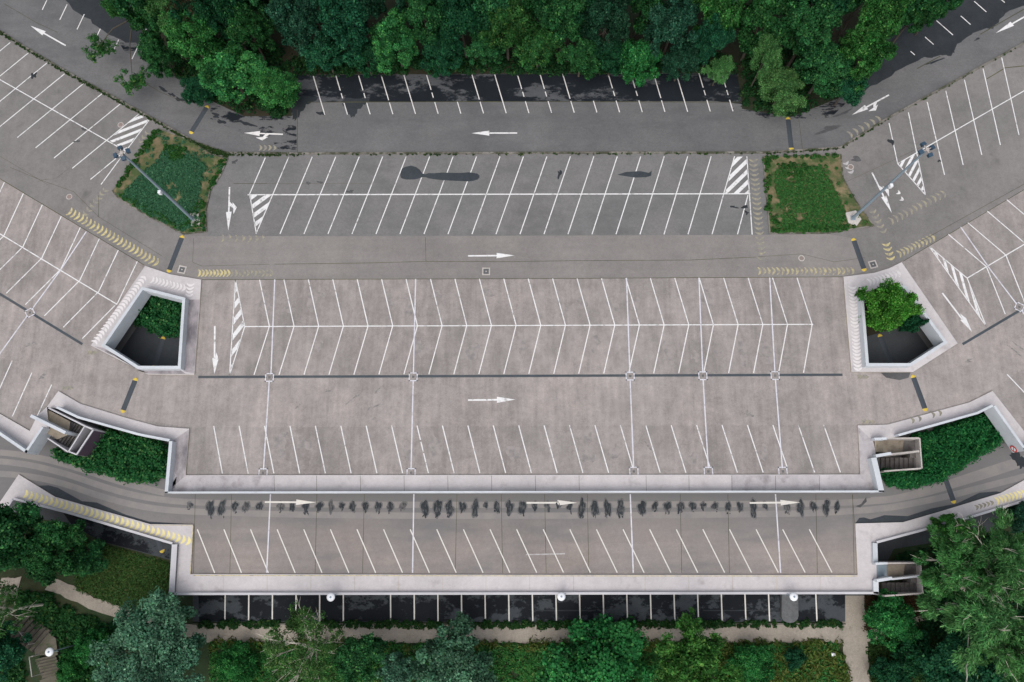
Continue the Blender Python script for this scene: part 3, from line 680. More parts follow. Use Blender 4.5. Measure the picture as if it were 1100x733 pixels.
# lower walkway
in2 = [(-190, 440, -2.88), (-30, 583-22, -2.88), (0, 539.3, -2.88), (20.1, 509.8, -2.88), (58.9, 533.8, -2.88), (161.5, 563.3, -2.88), (207.3, 563.7, -2.88), (204.1, 616.9, -2.88), (560, 617.6, -2.88), (921.3, 617.8, -2.88), (918.8, 562.5, -2.88), (970, 561.2, -2.88), (1008.8, 550, -2.88), (1074.8, 529.8, -2.88), (1110, 510.5, -2.88), (1130, 520, -2.88), (1290, 415, -2.88)]
ring2 = deck_xy(in2)+deck_xy(LEDGE2)
wk = MB(); wk.prism(ring2, -2.88, -2.998, 'walkway', 'kerb_edge')
arcs(wk, (24, 530), (204, 582), 33, -2.88, 'arc_yellow', length=.85, thick=.34, dz=.005)
arcs(wk, (1068, 539), (1100, 530), 8, -2.88, 'arc_yellow', length=.8, dz=.005); arcs(wk, (1046, 546), (1066, 540), 5, -2.88, 'yellow_faint', length=.5, dz=.005)
for x in (240, 287, 334, 381, 428, 475, 522, 569, 616, 693, 740, 787, 834, 881): wk.line(*deck_xy([(x, 619.4, -2.88), (x, 637, -2.88)]), .03, -2.876, 'kerb_edge')
wk.polyline(deck_xy([(207.8, 618.3, -2.88), (560, 618.8, -2.88), (921, 619, -2.88)]), .07, -2.875, 'yellow'); wk.polyline(deck_xy([(207.4, 565, -2.88), (204.6, 617, -2.88)]), .07, -2.875, 'yellow'); wk.polyline(deck_xy([(162, 564.2, -2.88), (206.5, 564.5, -2.88)]), .05, -2.875, 'yellow')
gpart(wk, 'walkway')
L2 = PW(LEDGE2)
g = MB(); guard(g, L2[6:9], .22, -4.2, -2.55, 'fascia', side=-1); gpart(g, 'parapet')
g = MB(); guard(g, L2[8:10], .55, -6.05, -2.55, 'grey_wall', side=-1, top='fascia'); gpart(g, 'parapet')
g = MB(); guard(g, L2[9:12], .22, -4.2, -2.55, 'fascia', side=-1); gpart(g, 'parapet')
g = MB(); guard(g, L2[11:], .22, -4.2, -2.55, 'fascia', side=-1); gpart(g, 'parapet')
g = MB(); guard(g, [L2[0], L2[1], L2[2], L2[3], L2[4], L2[5]], .22, -4.2, -2.55, 'fascia', side=-1); gpart(g, 'parapet')
a5, b5 = L2[5], L2[6]
g = MB(); guard(g, [a5, a5+(b5-a5)*.42], .45, -6.05, -2.55, 'white_wall', side=-1); gpart(g, 'parapet')
g = MB(); guard(g, [a5+(b5-a5)*.74, b5], .5, -6.05, -2.55, 'white_wall', side=-1); gpart(g, 'parapet')
# supporting columns along the fronts
for x in (230, 300, 380, 460, 540, 620, 700, 780, 860, 915):
    for (yy, zt, z0) in ((634, -3.41, -6.05), (524, -.41, -3.0)):
        c = W(x, yy, zt); g = MB(); g.obox((c.x, c.y+.3), (1, 0), (0, 1), .22, .22, z0, zt, 'grey_wall'); gpart(g, 'column')

# ------------------------------------------------------------------ lower car park (z = -6)
m = MB(); Z = -6.0
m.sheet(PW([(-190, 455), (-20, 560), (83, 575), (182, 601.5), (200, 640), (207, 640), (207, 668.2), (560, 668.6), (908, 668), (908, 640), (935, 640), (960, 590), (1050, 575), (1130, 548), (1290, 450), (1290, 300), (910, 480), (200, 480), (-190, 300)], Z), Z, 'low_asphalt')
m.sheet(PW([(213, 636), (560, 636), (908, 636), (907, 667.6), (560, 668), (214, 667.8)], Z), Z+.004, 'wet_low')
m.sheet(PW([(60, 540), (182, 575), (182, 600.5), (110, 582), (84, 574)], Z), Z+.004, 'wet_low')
for i in range(26):
    x = 242+25.36*i
    if i in (6, 24): continue
    stall(m, (x, 632), (x-.4+.08*i, 667.5), Z, 'paint_cream', .13, .010)
m.polyline(PW([(575, 656), (640, 656)], Z), .12, Z+.006, 'damp'); m.polyline(PW([(755, 656), (840, 656)], Z), .1, Z+.006, 'damp')
tag(m.build('lower_car_park'), 'damp dark asphalt car park running under the lower parapet', kind='structure')
ribbon_pts = [(207, 669.6, -6), (560, 670, -6), (908, 669.4, -6)]
m = MB(); a = deck_xy(ribbon_pts); b = offset_path(a, -.14)
for i in range(len(a)-1): m.prism([a[i], a[i+1], b[i+1], b[i]], -5.9, -6.06, 'kerb_stone')
tag(m.build('kerb'), 'overgrown kerb at the foot of the lower car park stalls', kind='structure')

# ------------------------------------------------------------------ footpaths
def drape(pts, width, mat, m, lift=.03, z=-6):
    C_ = [Vector((p[0], p[1])) for p in PW([(q[0], q[1], z) for q in pts])]; ws = [q[2] if len(q) > 2 else width for q in pts]
    dens = []; dw = []
    for i in range(len(C_)-1):
        k = max(1, int((C_[i+1]-C_[i]).length/.6))
        for j in range(k): dens.append(C_[i].lerp(C_[i+1], j/k)); dw.append(ws[i]+(ws[i+1]-ws[i])*j/k)
    dens.append(C_[-1]); dw.append(ws[-1])
    rr = random.Random(3); rows = []
    for i, p in enumerate(dens):
        d = (dens[min(i+1, len(dens)-1)]-dens[max(i-1, 0)]).normalized(); n = Vector((-d.y, d.x))
        rows.append([p+n*(dw[i]*(k/4-.5)+(rr.uniform(-.09, .09) if k in (0, 4) else 0)) for k in range(5)])
    for i in range(len(rows)-1):
        for k in range(4):
            q = [rows[i][k+1], rows[i][k], rows[i+1][k], rows[i+1][k+1]]
            m.face([(p.x, p.y, ground_z(p.x, p.y)+lift) for p in q][::-1] if False else [(p.x, p.y, ground_z(p.x, p.y)+lift) for p in q], mat)
m = MB(); drape([(222, 680.3), (560, 681.2), (760, 681), (908, 680.6)], 1.72, 'gravel_path', m)
tag(m.build('footpath'), 'pale gravel footpath parallel to the lower car park', kind='structure')
m = MB(); drape([(916, 636, 2.3), (917, 665, 2.4), (919, 700, 2.5), (925, 735, 2.0), (928, 770, 2.0)], 2.2, 'gravel_path', m, .04)
drape([(930, 683, 1.1), (950, 680, 1.0), (985, 669, .9), (1030, 655, .9), (1100, 640, .9)], 1, 'gravel_path', m, .035)
tag(m.build('footpath'), 'pale footpath running from under the garage between the lawns', kind='structure')
m = MB(); drape([(60, 626), (74, 632), (100, 648), (145, 664), (180, 675), (222, 680)], 1.2, 'gravel_path', m, .045)
drape([(13, 628, 1.5), (33, 627, 1.5)], 1.5, 'gravel_path', m, .055)
drape([(54, 727, 1.9), (60, 760, 1.9)], 1.9, 'step_tread', m, .03)
tag(m.build('footpath'), 'narrow gravel footpath curving past the lawn towards the wooden steps', kind='structure')

# ------------------------------------------------------------------ painted arrows
def arrow(tail, tip, label, z=0.0, mat='paint', branch=None, head=19.0, hw=.62, sw=.17, dz=.016, bend=None):
    """tail and tip in plan; branch = side (+1 left, -1 right of travel) of a turning branch"""
    A, B = W(*tail, z), W(*tip, z); o = Vector((A.x, A.y, z)); d = (B-A); L = d.length; d = d/L; n = Vector((-d.y, d.x, 0))
    hl_ = L*head/49.0
    m = MB(); zz = z+dz
    def q(u, v): p = A+d*u+n*v; return (p.x, p.y, zz)
    m.face([q(0, -sw/2), q(L-hl_, -sw/2), q(L-hl_, sw/2), q(0, sw/2)], mat)
    off = bend or 0.0
    if bend:
        up = lambda P_, k: [(p[0], p[1], p[2]+k) for p in P_]
        m.face(up([q(.667*L, -.24), q(L, 0), q(.704*L, .41)], .003), mat); m.face(up([q(.548*L, .18), q(.735*L, .02), q(.704*L, .41)], .006), mat)
    else: m.face([q(L-hl_, -hw/2), q(L, 0), q(L-hl_, hw/2)], mat)
    if branch:
        s_ = branch; u = L*.34
        for P_ in ([q(u, s_*sw/2), q(u+.5, s_*sw/2), q(u+.75, s_*.42), q(u+.42, s_*.42)], [q(u+.1, s_*.38), q(u+1.5, s_*.52), q(u+.72, s_*.86)]):
            P_ = [(p[0], p[1], p[2]+(.003 if len(P_) == 4 else .006)) for p in P_]; a, b, c = (Vector(p) for p in P_[:3])
            m.face(P_ if (b-a).cross(c-a).z > 0 else P_[::-1], mat)
    ob = m.build('painted_arrow', loc=o); ob.location = o
    return tag(ob, label, 'road arrow', 'white arrows painted on the lanes')
arrow((70.6, 49.2), (32.8, 27.8), 'white arrow on the upper road at the far upper left corner, pointing up-left')
arrow((304, 144.5), (262, 143), 'half-worn white turn arrow on damp road beside the bright green edge trees', branch=1, mat='paint_faded', head=20)
arrow((555.6, 143.1), (506.6, 143.3), 'white arrow pointing left on the upper road in front of the forest stalls')
arrow((1115, 10), (1069.7, 35.8), 'white arrow on the upper road cut by the right edge of the photo')
arrow((954.9, 102.2), (915.3, 123.6), 'white turn arrow on the upper road above the right stall kerb', branch=1)
arrow((246.6, 201.2), (245.3, 248), 'white turn arrow pointing down beside the left grass island', branch=1, head=21)
arrow((230.8, 350.3), (230.4, 402), 'white hooked arrow on the roof deck beside the left light shaft', head=16, bend=1)
arrow((502.8, 275.1), (552.8, 274.6), 'white arrow pointing right on the lane above the square drain cover')
arrow((502.8, 430), (553.5, 429.4), 'white arrow pointing right on the roof deck lane')
arrow((936.7, 185.6), (958, 229.1), 'white turn arrow beneath the slanting right floodlight mast', branch=1, head=20)
arrow((1012.2, 315), (1044, 356.8), 'white hooked arrow on the roof deck beside the right light shaft', head=16, bend=1)
arrow((284.5, 539.5), (339.5, 539.8), 'greyish white arrow on the lower deck, first from the left', z=-3, mat='paint_cream', hw=.55)
arrow((565.6, 540.3), (620, 540.2), 'greyish white arrow in the middle of the lower deck lane', z=-3, mat='paint_cream', hw=.55)
arrow((805.2, 540.4), (859.5, 539.9), 'greyish white arrow on the lower deck nearest the right stairway', z=-3, mat='paint_cream', hw=.55)

# ------------------------------------------------------------------ speed bumps
def bump(a, b, label, z=0.0, width=.54, caps=(1, 1)):
    A, B = W(*a, z), W(*b, z); A.z = B.z = 0; d = B-A; L = d.length; ang = math.atan2(d.y, d.x)
    root = empty('speed_bump', ((A.x+B.x)/2, (A.y+B.y)/2, z), ang)
    prof = [(-.5, .0), (-.34, .035), (-.12, .055), (.12, .055), (.34, .035), (.5, .0)]
    def piece(x0, x1, mat, nm, round_=0):
        m = MB(); xs = [x0+(x1-x0)*k/8 for k in range(9)]
        def wd(x):
            if not round_: return 1.0
            t = (x-x0)/(x1-x0); t = t if round_ > 0 else 1-t
            return math.sqrt(max(0.02, 1-t*t))
        for xa, xb in zip(xs, xs[1:]):
            for (u0, h0), (u1, h1) in zip(prof, prof[1:]):
                m.face([(xa, u0*width*wd(xa), h0+.003), (xb, u0*width*wd(xb), h0+.003), (xb, u1*width*wd(xb), h1+.003), (xa, u1*width*wd(xa), h1+.003)], mat)
        for x, s_ in ((x0, -1), (x1, 1)):
            P_ = [(x, u*width*wd(x), h+.003) for u, h in prof]; m.face(P_ if s_ < 0 else P_[::-1], mat)
        o = m.build(nm); o.parent = root
    piece(-L/2+.30*caps[0], L/2-.30*caps[1], 'rubber', 'ridge')
    if caps[0]: piece(-L/2, -L/2+.30, 'yellow_rubber', 'end_cap', -1)
    if caps[1]: piece(L/2-.30, L/2, 'yellow_rubber', 'end_cap', 1)
    return tag(root, label, 'speed bump', 'speed bumps across the lanes')
bump((223.3, 113.5), (204.3, 144), 'grey speed bump across the upper road below the bright edge trees')
bump((196.3, 253), (180.8, 293), 'grey yellow-ended speed bump between the left grass island and the left light shaft')
bump((146.3, 406), (131.2, 443.8), 'grey yellow-ended speed bump on the roof deck below the left light shaft')
bump((175.7, 361.5), (165.2, 396), 'speed bump at the bottom of the left light shaft', z=-3)
bump((916.3, 256), (929, 291.7), 'grey yellow-ended speed bump between the right grass island and the right light shaft')
bump((980.2, 402.8), (994.6, 442), 'grey yellow-ended speed bump on the roof deck below the right light shaft')
bump((944.5, 359), (958.5, 394), 'speed bump at the bottom of the right light shaft under the bright tree', z=-3)
bump((1013.5, 509), (1025.2, 541.2), 'speed bump on the curved lower road beside the right shrub bed', z=-3)
bump((846.3, 126), (850.3, 161.8), 'grey speed bump across the upper road under the pale round tree')
bump((168, 575), (175, 594), 'yellow-ended speed bump in the dark lane below the lower left walkway', z=-6)

# ------------------------------------------------------------------ manholes and drain covers
def manhole(c, label, r=.34):
    C_ = W(*c); o = empty('manhole', C_); m = MB(); m.lathe([(r, -.02), (r, .012), (r*.72, .012)], (0, 0, 0), 'pale_concrete', 22); k = m.build('rim'); k.parent = o
    m = MB(); m.lathe([(r*.72, -.02), (r*.72, .018), (r*.2, .02)], (0, 0, 0), 'iron', 22); k = m.build('cover'); k.parent = o
    return tag(o, label, 'manhole', 'round manholes in the asphalt')
manhole((74.4, 211.5), 'round manhole in the lane above the left wing of the deck')
manhole((129.6, 134.3), 'round reddish manhole beside the hatched area of the upper left lot')
manhole((861, 277.6), 'round manhole in the lane below the right grass island')
manhole((913.8, 179.6), 'round manhole just right of the right grass island')
def gully(c, label, ang=0.0):
    C_ = W(*c); o = empty('drain_cover', C_, ang); m = MB(); h = .42
    for a in range(4):
        q = [Vector(p) for p in ((-h, h-.13), (h, h-.13), (h, h), (-h, h))]; ca, sa = math.cos(a*math.pi/2), math.sin(a*math.pi/2)
        m.prism([(p.x*ca-p.y*sa, p.x*sa+p.y*ca) for p in ([q[0]+Vector((.13, 0)), q[1], q[2], q[3]+Vector((.13, 0))] if True else q)], .014, -.02, 'pale_concrete')
    k = m.build('frame'); k.parent = o
    m = MB()
    for k_ in range(5): m.prism([(-.28, -.28+k_*.115), (.28, -.28+k_*.115), (.28, -.21+k_*.115), (-.28, -.21+k_*.115)], .012, -.02, 'drain_metal')
    m.prism([(-.07, -.07), (.07, -.07), (.07, .07), (-.07, .07)], .016, -.02, 'pale_concrete')
    k = m.build('grate'); k.parent = o
    return tag(o, label, 'drain cover', 'square drain covers along the lane')
gully((195.5, 289.8), 'square drain cover beside the left light shaft corner', -.2)
gully((522.2, 291.7), 'square drain cover in the middle of the lane below the white arrow')
gully((937.8, 284.2), 'square drain cover beside the right light shaft corner', .25)

# ------------------------------------------------------------------ floodlight masts
def height_at(base, head):
    b = W(*base); best = None
    for k in range(300):
        h = 4+k*.05; p = W(*head, h); e = (p.xy-b.xy).length
        if best is None or e < best[0]: best = (e, h)
    return best[1]
def mast(base, head, label, pad, box):
    b = W(*base, .1); h = height_at(base, head); o = empty('floodlight_mast', b)
    m = MB(); m.prism([(p.x-b.x, p.y-b.y) for p in PW(pad, .1)], .10, -.1, 'pale_concrete'); m.obox((0, 0), (1, 0), (0, 1), .25, .25, .1, .16, 'steel'); k = m.build('base'); k.parent = o
    m = MB(); m.tube([Vector((0, 0, .1)), Vector((0, 0, h*.5)), Vector((0, 0, h))], [.17, .13, .09], 'steel', 12); k = m.build('pole', smooth=False); k.parent = o
    m = MB()
    for a in (.4, .4+math.pi/2):
        v = Vector((math.cos(a), math.sin(a), 0))*.55; m.tube([Vector((0, 0, h))-v, Vector((0, 0, h))+v], [.05, .05], 'pale_concrete', 6)
    m.obox((0, 0), (1, 0), (0, 1), .13, .13, h-.05, h+.08, 'pale_concrete')
    k = m.build('crossarm'); k.parent = o
    for j in range(4):
        a = .4+j*math.pi/2; c = Vector((math.cos(a), math.sin(a), 0))*.56
        m = MB(); u = Vector((math.cos(a), math.sin(a), 0)); v = Vector((-u.y, u.x, 0)); hx, hy = .17, .20
        bot = [c+u*x*hx*.8+v*y*hy*.8 for x, y in ((-1, -1), (1, -1), (1, 1), (-1, 1))]; top = [c+u*(x*hx+.03)+v*y*hy for x, y in ((-1, -1), (1, -1), (1, 1), (-1, 1))]
        B_ = [(p.x, p.y, h-.22) for p in bot]; T_ = [(p.x, p.y, h+.05+(.1 if i in (0, 3) else 0)) for i, p in enumerate(top)]
        m.face(B_[::-1], 'white_plastic'); m.face(T_, 'steel_dark')
        for i in range(4): m.face([B_[i], B_[(i+1) % 4], T_[(i+1) % 4], T_[i]], 'steel_dark')
        k = m.build('floodlight'); k.parent = o
    m = MB(); hb = h*box; m.obox((-.05, -.32), (1, 0), (0, 1), .14, .16, hb, hb+.45, 'white_plastic'); m.tube([Vector((0, 0, hb+.2)), Vector((-.03, -.3, hb+.2))], [.04, .04], 'steel', 6); k = m.build('camera_box'); k.parent = o
    return tag(o, label, 'floodlight mast', 'floodlight masts on the grass islands')
mast((206.9, 235.5), (131.6, 164.2), 'tall grey floodlight mast standing on the left grass island', [(204.5, 229.5), (213.5, 229), (215.5, 243), (205.5, 243)], .48)
mast((915.8, 234.8), (995.6, 161), 'tall grey floodlight mast standing on the right grass island', [(908, 229), (919, 226.5), (925, 236), (920, 243), (911, 240)], .55)

# ------------------------------------------------------------------ round lamps
def round_lamp(c, zh, zb, label, arm):
    p = W(*c, zh); b = Vector((p.x, p.y, zb)); o = empty('post_lamp', b); h = zh-zb
    m = MB(); m.tube([Vector((0, 0, -.1)), Vector((0, 0, h-.1))], [.06, .05], 'steel', 10); k = m.build('pole'); k.parent = o
    m = MB(); m.lathe([(.12, -.32), (.38, -.12), (.41, -.04), (.36, .05), (.2, .10), (.05, .12)], (0, 0, h), 'white_plastic', 24); k = m.build('lamp_head', smooth=True); k.parent = o
    m = MB(); m.lathe([(.10, .105), (.09, .16), (.03, .18)], (0, 0, h), 'steel', 12); k2 = m.build('cap'); k2.parent = k
    m = MB(); m.tube([Vector((0, 0, h-.45)), Vector((arm[0], arm[1], h-.45))], [.03, .03], 'steel', 6); k = m.build('bracket'); k.parent = o
    return tag(o, label, 'lamp', 'white round lamps')
round_lamp((355.3, 641.6), -1.5, -6, 'white round lamp at the lower parapet, leftmost of the three', (.5, .3))
round_lamp((603, 641), -1.5, -6, 'white round lamp at the lower parapet, middle of the three', (.5, .3))
round_lamp((852.8, 641.2), -1.5, -6, 'white round lamp at the lower parapet above the concrete pier', (-.5, .3))
round_lamp((52.8, 700.6), -1.6, ground_z(*W(52.8, 700.6, -5).xy), 'white round lamp beside the wooden garden steps', (.6, 0))

# ------------------------------------------------------------------ stairways
def spart(m, nm, root):
    o = m.build(nm); o.parent = root; o.matrix_parent_inverse = Matrix.Translation(-Vector(root.location)); return o
def pbox(m, pts, z1, z0, mat, side=None): m.prism(deck_xy([(p[0], p[1], z1) for p in pts]), z1, z0, mat, side)
def wallseg(m, a, b, thick, z1, z0, mat): 
    A, B = W(*a, z1).xy, W(*b, z1).xy; d = (B-A).normalized(); n = Vector((-d.y, d.x))*thick/2
    m.prism([A-n, B-n, B+n, A+n], z1, z0, mat)
def stairs(x0, y0, z, label, lower, dark):
    """dog-leg stairway; plan corner at the deck edge"""
    r = empty('stairway', W(x0+25, y0+15, z-3))
    m = MB()
    for k in range(6): pbox(m, [(x0+2*k, y0+.5), (x0+2*k+2, y0+.5), (x0+2*k+2, y0+13.5), (x0+2*k, y0+13.5)], z+.1-.17*k, z-3, 'tan_concrete' if not lower else 'steel', 'dark_concrete')
    spart(m, 'steps', r)
    m = MB(); pbox(m, [(x0+12, y0), (x0+31.5, y0), (x0+30, y0+14.5), (x0+12, y0+14.5)], z-1.0, z-3, 'tan_concrete', 'dark_concrete'); spart(m, 'landing', r)
    m = MB(); pbox(m, [(x0+31.5, y0), (x0+47, y0), (x0+47, y0+14), (x0+30.2, y0+14)], z-1.35, z-3, dark)
    for k in range(8): pbox(m, [(x0+47-5*k, y0+19.5), (x0+47-5*(k+1), y0+19.5), (x0+47-5*(k+1), y0+33), (x0+47-5*k, y0+33)], z-1.5-.18*k, z-3, dark)
    pbox(m, [(x0+38, y0+14), (x0+47, y0+14), (x0+47, y0+19.5), (x0+38, y0+19.5)], z-1.36, z-3, dark)
    spart(m, 'lower_flight', r)
    for a, b, th, zt, mt in (((x0, y0-.7), (x0+13, y0-1.2), .22, z+.95, 'white_wall'), ((x0+13, y0-1.2), (x0+48, y0-1.5), .16, z+.1, 'pale_concrete'), ((x0+1.5, y0+17.6), (x0+18, y0+14.8), .28, z+.95, 'white_wall'), ((x0+18, y0+15.8), (x0+48, y0+12.5), .18, z-.05, 'pale_concrete' if not lower else 'white_wall'),
                             ((x0+48.5, y0-1.5), (x0+51, y0+31), .12, z-.5, 'pale_concrete'), ((x0+10, y0+34), (x0+50, y0+31), .14, z-.5, 'pale_concrete')):
        m = MB(); wallseg(m, a, b, th, zt, z-3, mt); spart(m, 'side_wall', r)
    return tag(r, label, 'stairway', 'concrete stairways at the deck edges')
stairs(939.5, 472.3, 0.0, 'concrete dog-leg stairway from the roof deck beside the dense right shrub bed', False, 'dark_concrete')
stairs(940.5, 606.5, -3.0, 'mossy concrete stairway from the lower deck beside the big feathery trees', True, 'dark_concrete')
r = empty('stairway', W(75, 462, -3))
m = MB(); pbox(m, [(48.7, 438.8), (75.4, 453), (73.5, 467), (62, 472), (48.5, 465), (41, 451)], -.05, -3, 'tan_concrete', 'dark_concrete'); spart(m, 'landing', r)
m = MB()
for k in range(5):
    a = lerp((75.4, 453), (90.5, 458.5), k/5); b = lerp((75.4, 453), (90.5, 458.5), (k+1)/5); c = lerp((62, 472), (73, 485), (k+1)/5); d = lerp((62, 472), (73, 485), k/5)
    pbox(m, [a, b, c, d], -.3-.2*k, -3, 'dark_concrete')
pbox(m, [(51.5, 470), (62, 472), (73, 485), (70, 486)], -1.2, -3, 'dark_concrete'); spart(m, 'steps', r)
m = MB(); pbox(m, [(91, 459.5), (98.6, 463), (82, 486.5), (75, 484.5)], -1.5, -3, 'tan_concrete', 'dark_concrete'); spart(m, 'lower_flight', r)
for a, b, th, zt, mt in (((52, 438.3), (91, 457.8), .14, .5, 'fascia'), ((91, 457.8), (100, 461.6), .14, .5, 'fascia'), ((91, 457.8), (73.5, 485.3), .12, .3, 'fascia'), ((73.8, 485.2), (82, 488.5), .12, .3, 'fascia'), ((51, 471), (73, 485.6), .12, .3, 'fascia'), ((32.9, 446.7), (70, 465), .30, 1.1, 'white_wall')):
    m = MB(); wallseg(m, a, b, th, zt, -3, mt); spart(m, 'side_wall', r)
m = MB(); wallseg(m, (100, 461.6), (82, 488.6), .14, .5, .38, 'fascia'); wallseg(m, (100.05, 461.6), (82.05, 488.6), .14, .378, -3, 'maroon_paint'); spart(m, 'end_wall', r)
tag(r, 'concrete stairway with dark maroon end wall beside the left shrub bed', 'stairway', 'concrete stairways at the deck edges')

# round prohibition sign on the wall
P_ = W(1089.5, 482, -.3); A, B = W(*LEDGE1E[2]), W(*LEDGE1E[3]); d = (B-A); d.z = 0; d.normalize(); nrm = Vector((-d.y, d.x, 0))
if nrm.x > 0: nrm = -nrm
P_ = A.xy.to_3d()+d*((P_-A).dot(d)); P_.z = -.25; P_ += nrm*.06
o = empty('wall_sign', P_); 
def disc(r0, r1, off, mat, n=28):
    m = MB()
    for k in range(n):
        a0, a1 = 2*math.pi*k/n, 2*math.pi*(k+1)/n
        pt = lambda r_, a_: tuple(d*r_*math.cos(a_)+Vector((0, 0, 1))*r_*math.sin(a_)+nrm*off)
        if r0 > 0: m.face([pt(r0, a0), pt(r1, a0), pt(r1, a1), pt(r0, a1)], mat)
        else: m.face([(0, 0, 0) if False else tuple(nrm*off), pt(r1, a0), pt(r1, a1)], mat)
        m.face([pt(r1, a0), tuple(Vector(pt(r1, a0))-nrm*.03), tuple(Vector(pt(r1, a1))-nrm*.03), pt(r1, a1)], mat)
    return m
k = disc(0, .36, 0, 'white_plastic').build('plate'); k.parent = o
k = disc(.25, .38, .006, 'red_paint').build('ring'); k.parent = o
m = MB(); u = (d+Vector((0, 0, 1))).normalized()*.27; v = (d-Vector((0, 0, 1))).normalized()*.04
m.face([tuple(-u-v+nrm*.01), tuple(u-v+nrm*.01), tuple(u+v+nrm*.01), tuple(-u+v+nrm*.01)], 'red_paint'); k = m.build('bar'); k.parent = o
tag(o, 'round red and white prohibition sign on the pale shaft wall', 'sign')

# concrete pier and litter
m = MB(); q = [(839.8, 638), (857.4, 638), (857.8, 662)]+[(848.7+9*math.cos(a), 662+7.4*math.sin(a)) for a in [math.pi*k/8 for k in range(1, 8)]]+[(839.6, 662)]
pc = W(848, 655, -5.7); m.prism(deck_xy([(p[0], p[1], -5.5) for p in q]), -5.5, -6.05, 'pier'); o = m.build('concrete_pier', loc=pc); o.location = pc
tag(o, 'grey round-ended concrete pier jutting out of the lower car park', 'concrete pier')
def litter(c, label, seed):
    p = W(*c, -6); p.z = ground_z(p.x, p.y)+.28; rr = random.Random(seed); m = MB(); n = 9; ring = []
    for lv, (rd, z_) in enumerate(((.06, 0), (.16, .03), (.12, .09), (.03, .13))):
        ring.append([(rd*rr.uniform(.6, 1.5)*math.cos(6.28*k/n)*1.7, rd*rr.uniform(.6, 1.4)*math.sin(6.28*k/n), z_+rr.uniform(-.03, .03)) for k in range(n)])
    for a, b in zip(ring, ring[1:]):
        for k in range(n): m.face([a[k], a[(k+1) % n], b[(k+1) % n], b[k]], 'white_plastic')
    m.face(ring[-1], 'white_plastic'); m.face(ring[0][::-1], 'white_plastic')
    o = m.build('plastic_bag'); o.location = p; tag(o, label, 'litter')
litter((894, 702.5), 'crumpled white plastic bag in the grass beside the footpath', 1)
litter((248, 700.5), 'crumpled white plastic bag in the lush grass beside the blue-green pine', 2)

# ------------------------------------------------------------------ garden steps and handrails
r = empty('garden_steps', (W(52, 716, -5.5).x, W(52, 716, -5.5).y, ground_z(*W(52, 716, -5.5).xy)))
def flight(a, b, half, n, zl, zh, nm):
    m = MB(); A, B = W(*a, -5.3).xy, W(*b, -5.3).xy; d = (B-A)/n; u = Vector((-d.y, d.x)).normalized()*half
    for k in range(n):
        p = A+d*k; z_ = zl+(zh-zl)*(k+1)/n
        m.prism([p-u, p+d*.8-u, p+d*.8+u, p+u], z_-.01, z_-.5, 'step_tread', 'weathered_wood'); p2 = p-d*.10
        m.prism([p2-u*1.02, p2+d*.20-u*1.02, p2+d*.20+u*1.02, p2+u*1.02], z_+.02, z_-.6, 'weathered_wood')
    spart(m, nm, r)
flight((52.5, 727.5), (51, 704.5), 1.0, 7, -5.95, -4.95, 'lower_flight')
flight((47, 688), (23, 666), 1.25, 7, -4.95, -4.0, 'upper_flight')
m = MB(); m.prism(deck_xy([(38, 704, -4.95), (62, 704, -4.95), (60, 686, -4.95), (50, 678, -4.95), (36, 694, -4.95)]), -4.95, -6, 'step_tread', 'weathered_wood'); spart(m, 'landing', r)
tag(r, 'timber-edged garden steps descending beside the round lamp', 'garden steps')
def rail(pts, label):
    base = W(*pts[0], -4.2); z0 = ground_z(base.x, base.y); o = empty('handrail', (base.x, base.y, z0)); P3 = [W(*p, -3.9) for p in pts]
    m = MB(); m.tube([p-Vector((base.x, base.y, z0)) for p in P3], [.045]*len(P3), 'pale_concrete', 6); k = m.build('top_rail'); k.parent = o
    for p in P3:
        m = MB(); gz = ground_z(p.x, p.y); m.tube([Vector((p.x-base.x, p.y-base.y, gz-.1-z0)), Vector((p.x-base.x, p.y-base.y, -3.92-z0))], [.035, .035], 'pale_concrete', 6); k = m.build('post'); k.parent = o
    tag(o, label, 'handrail', 'handrails along the garden steps')
rail([(13, 669), (22, 680.5), (31, 692.5)], 'pale handrail along the upper flight of the garden steps')
rail([(35.6, 705), (31.4, 706), (34.2, 727)], 'pale bent handrail along the lower flight of the garden steps')

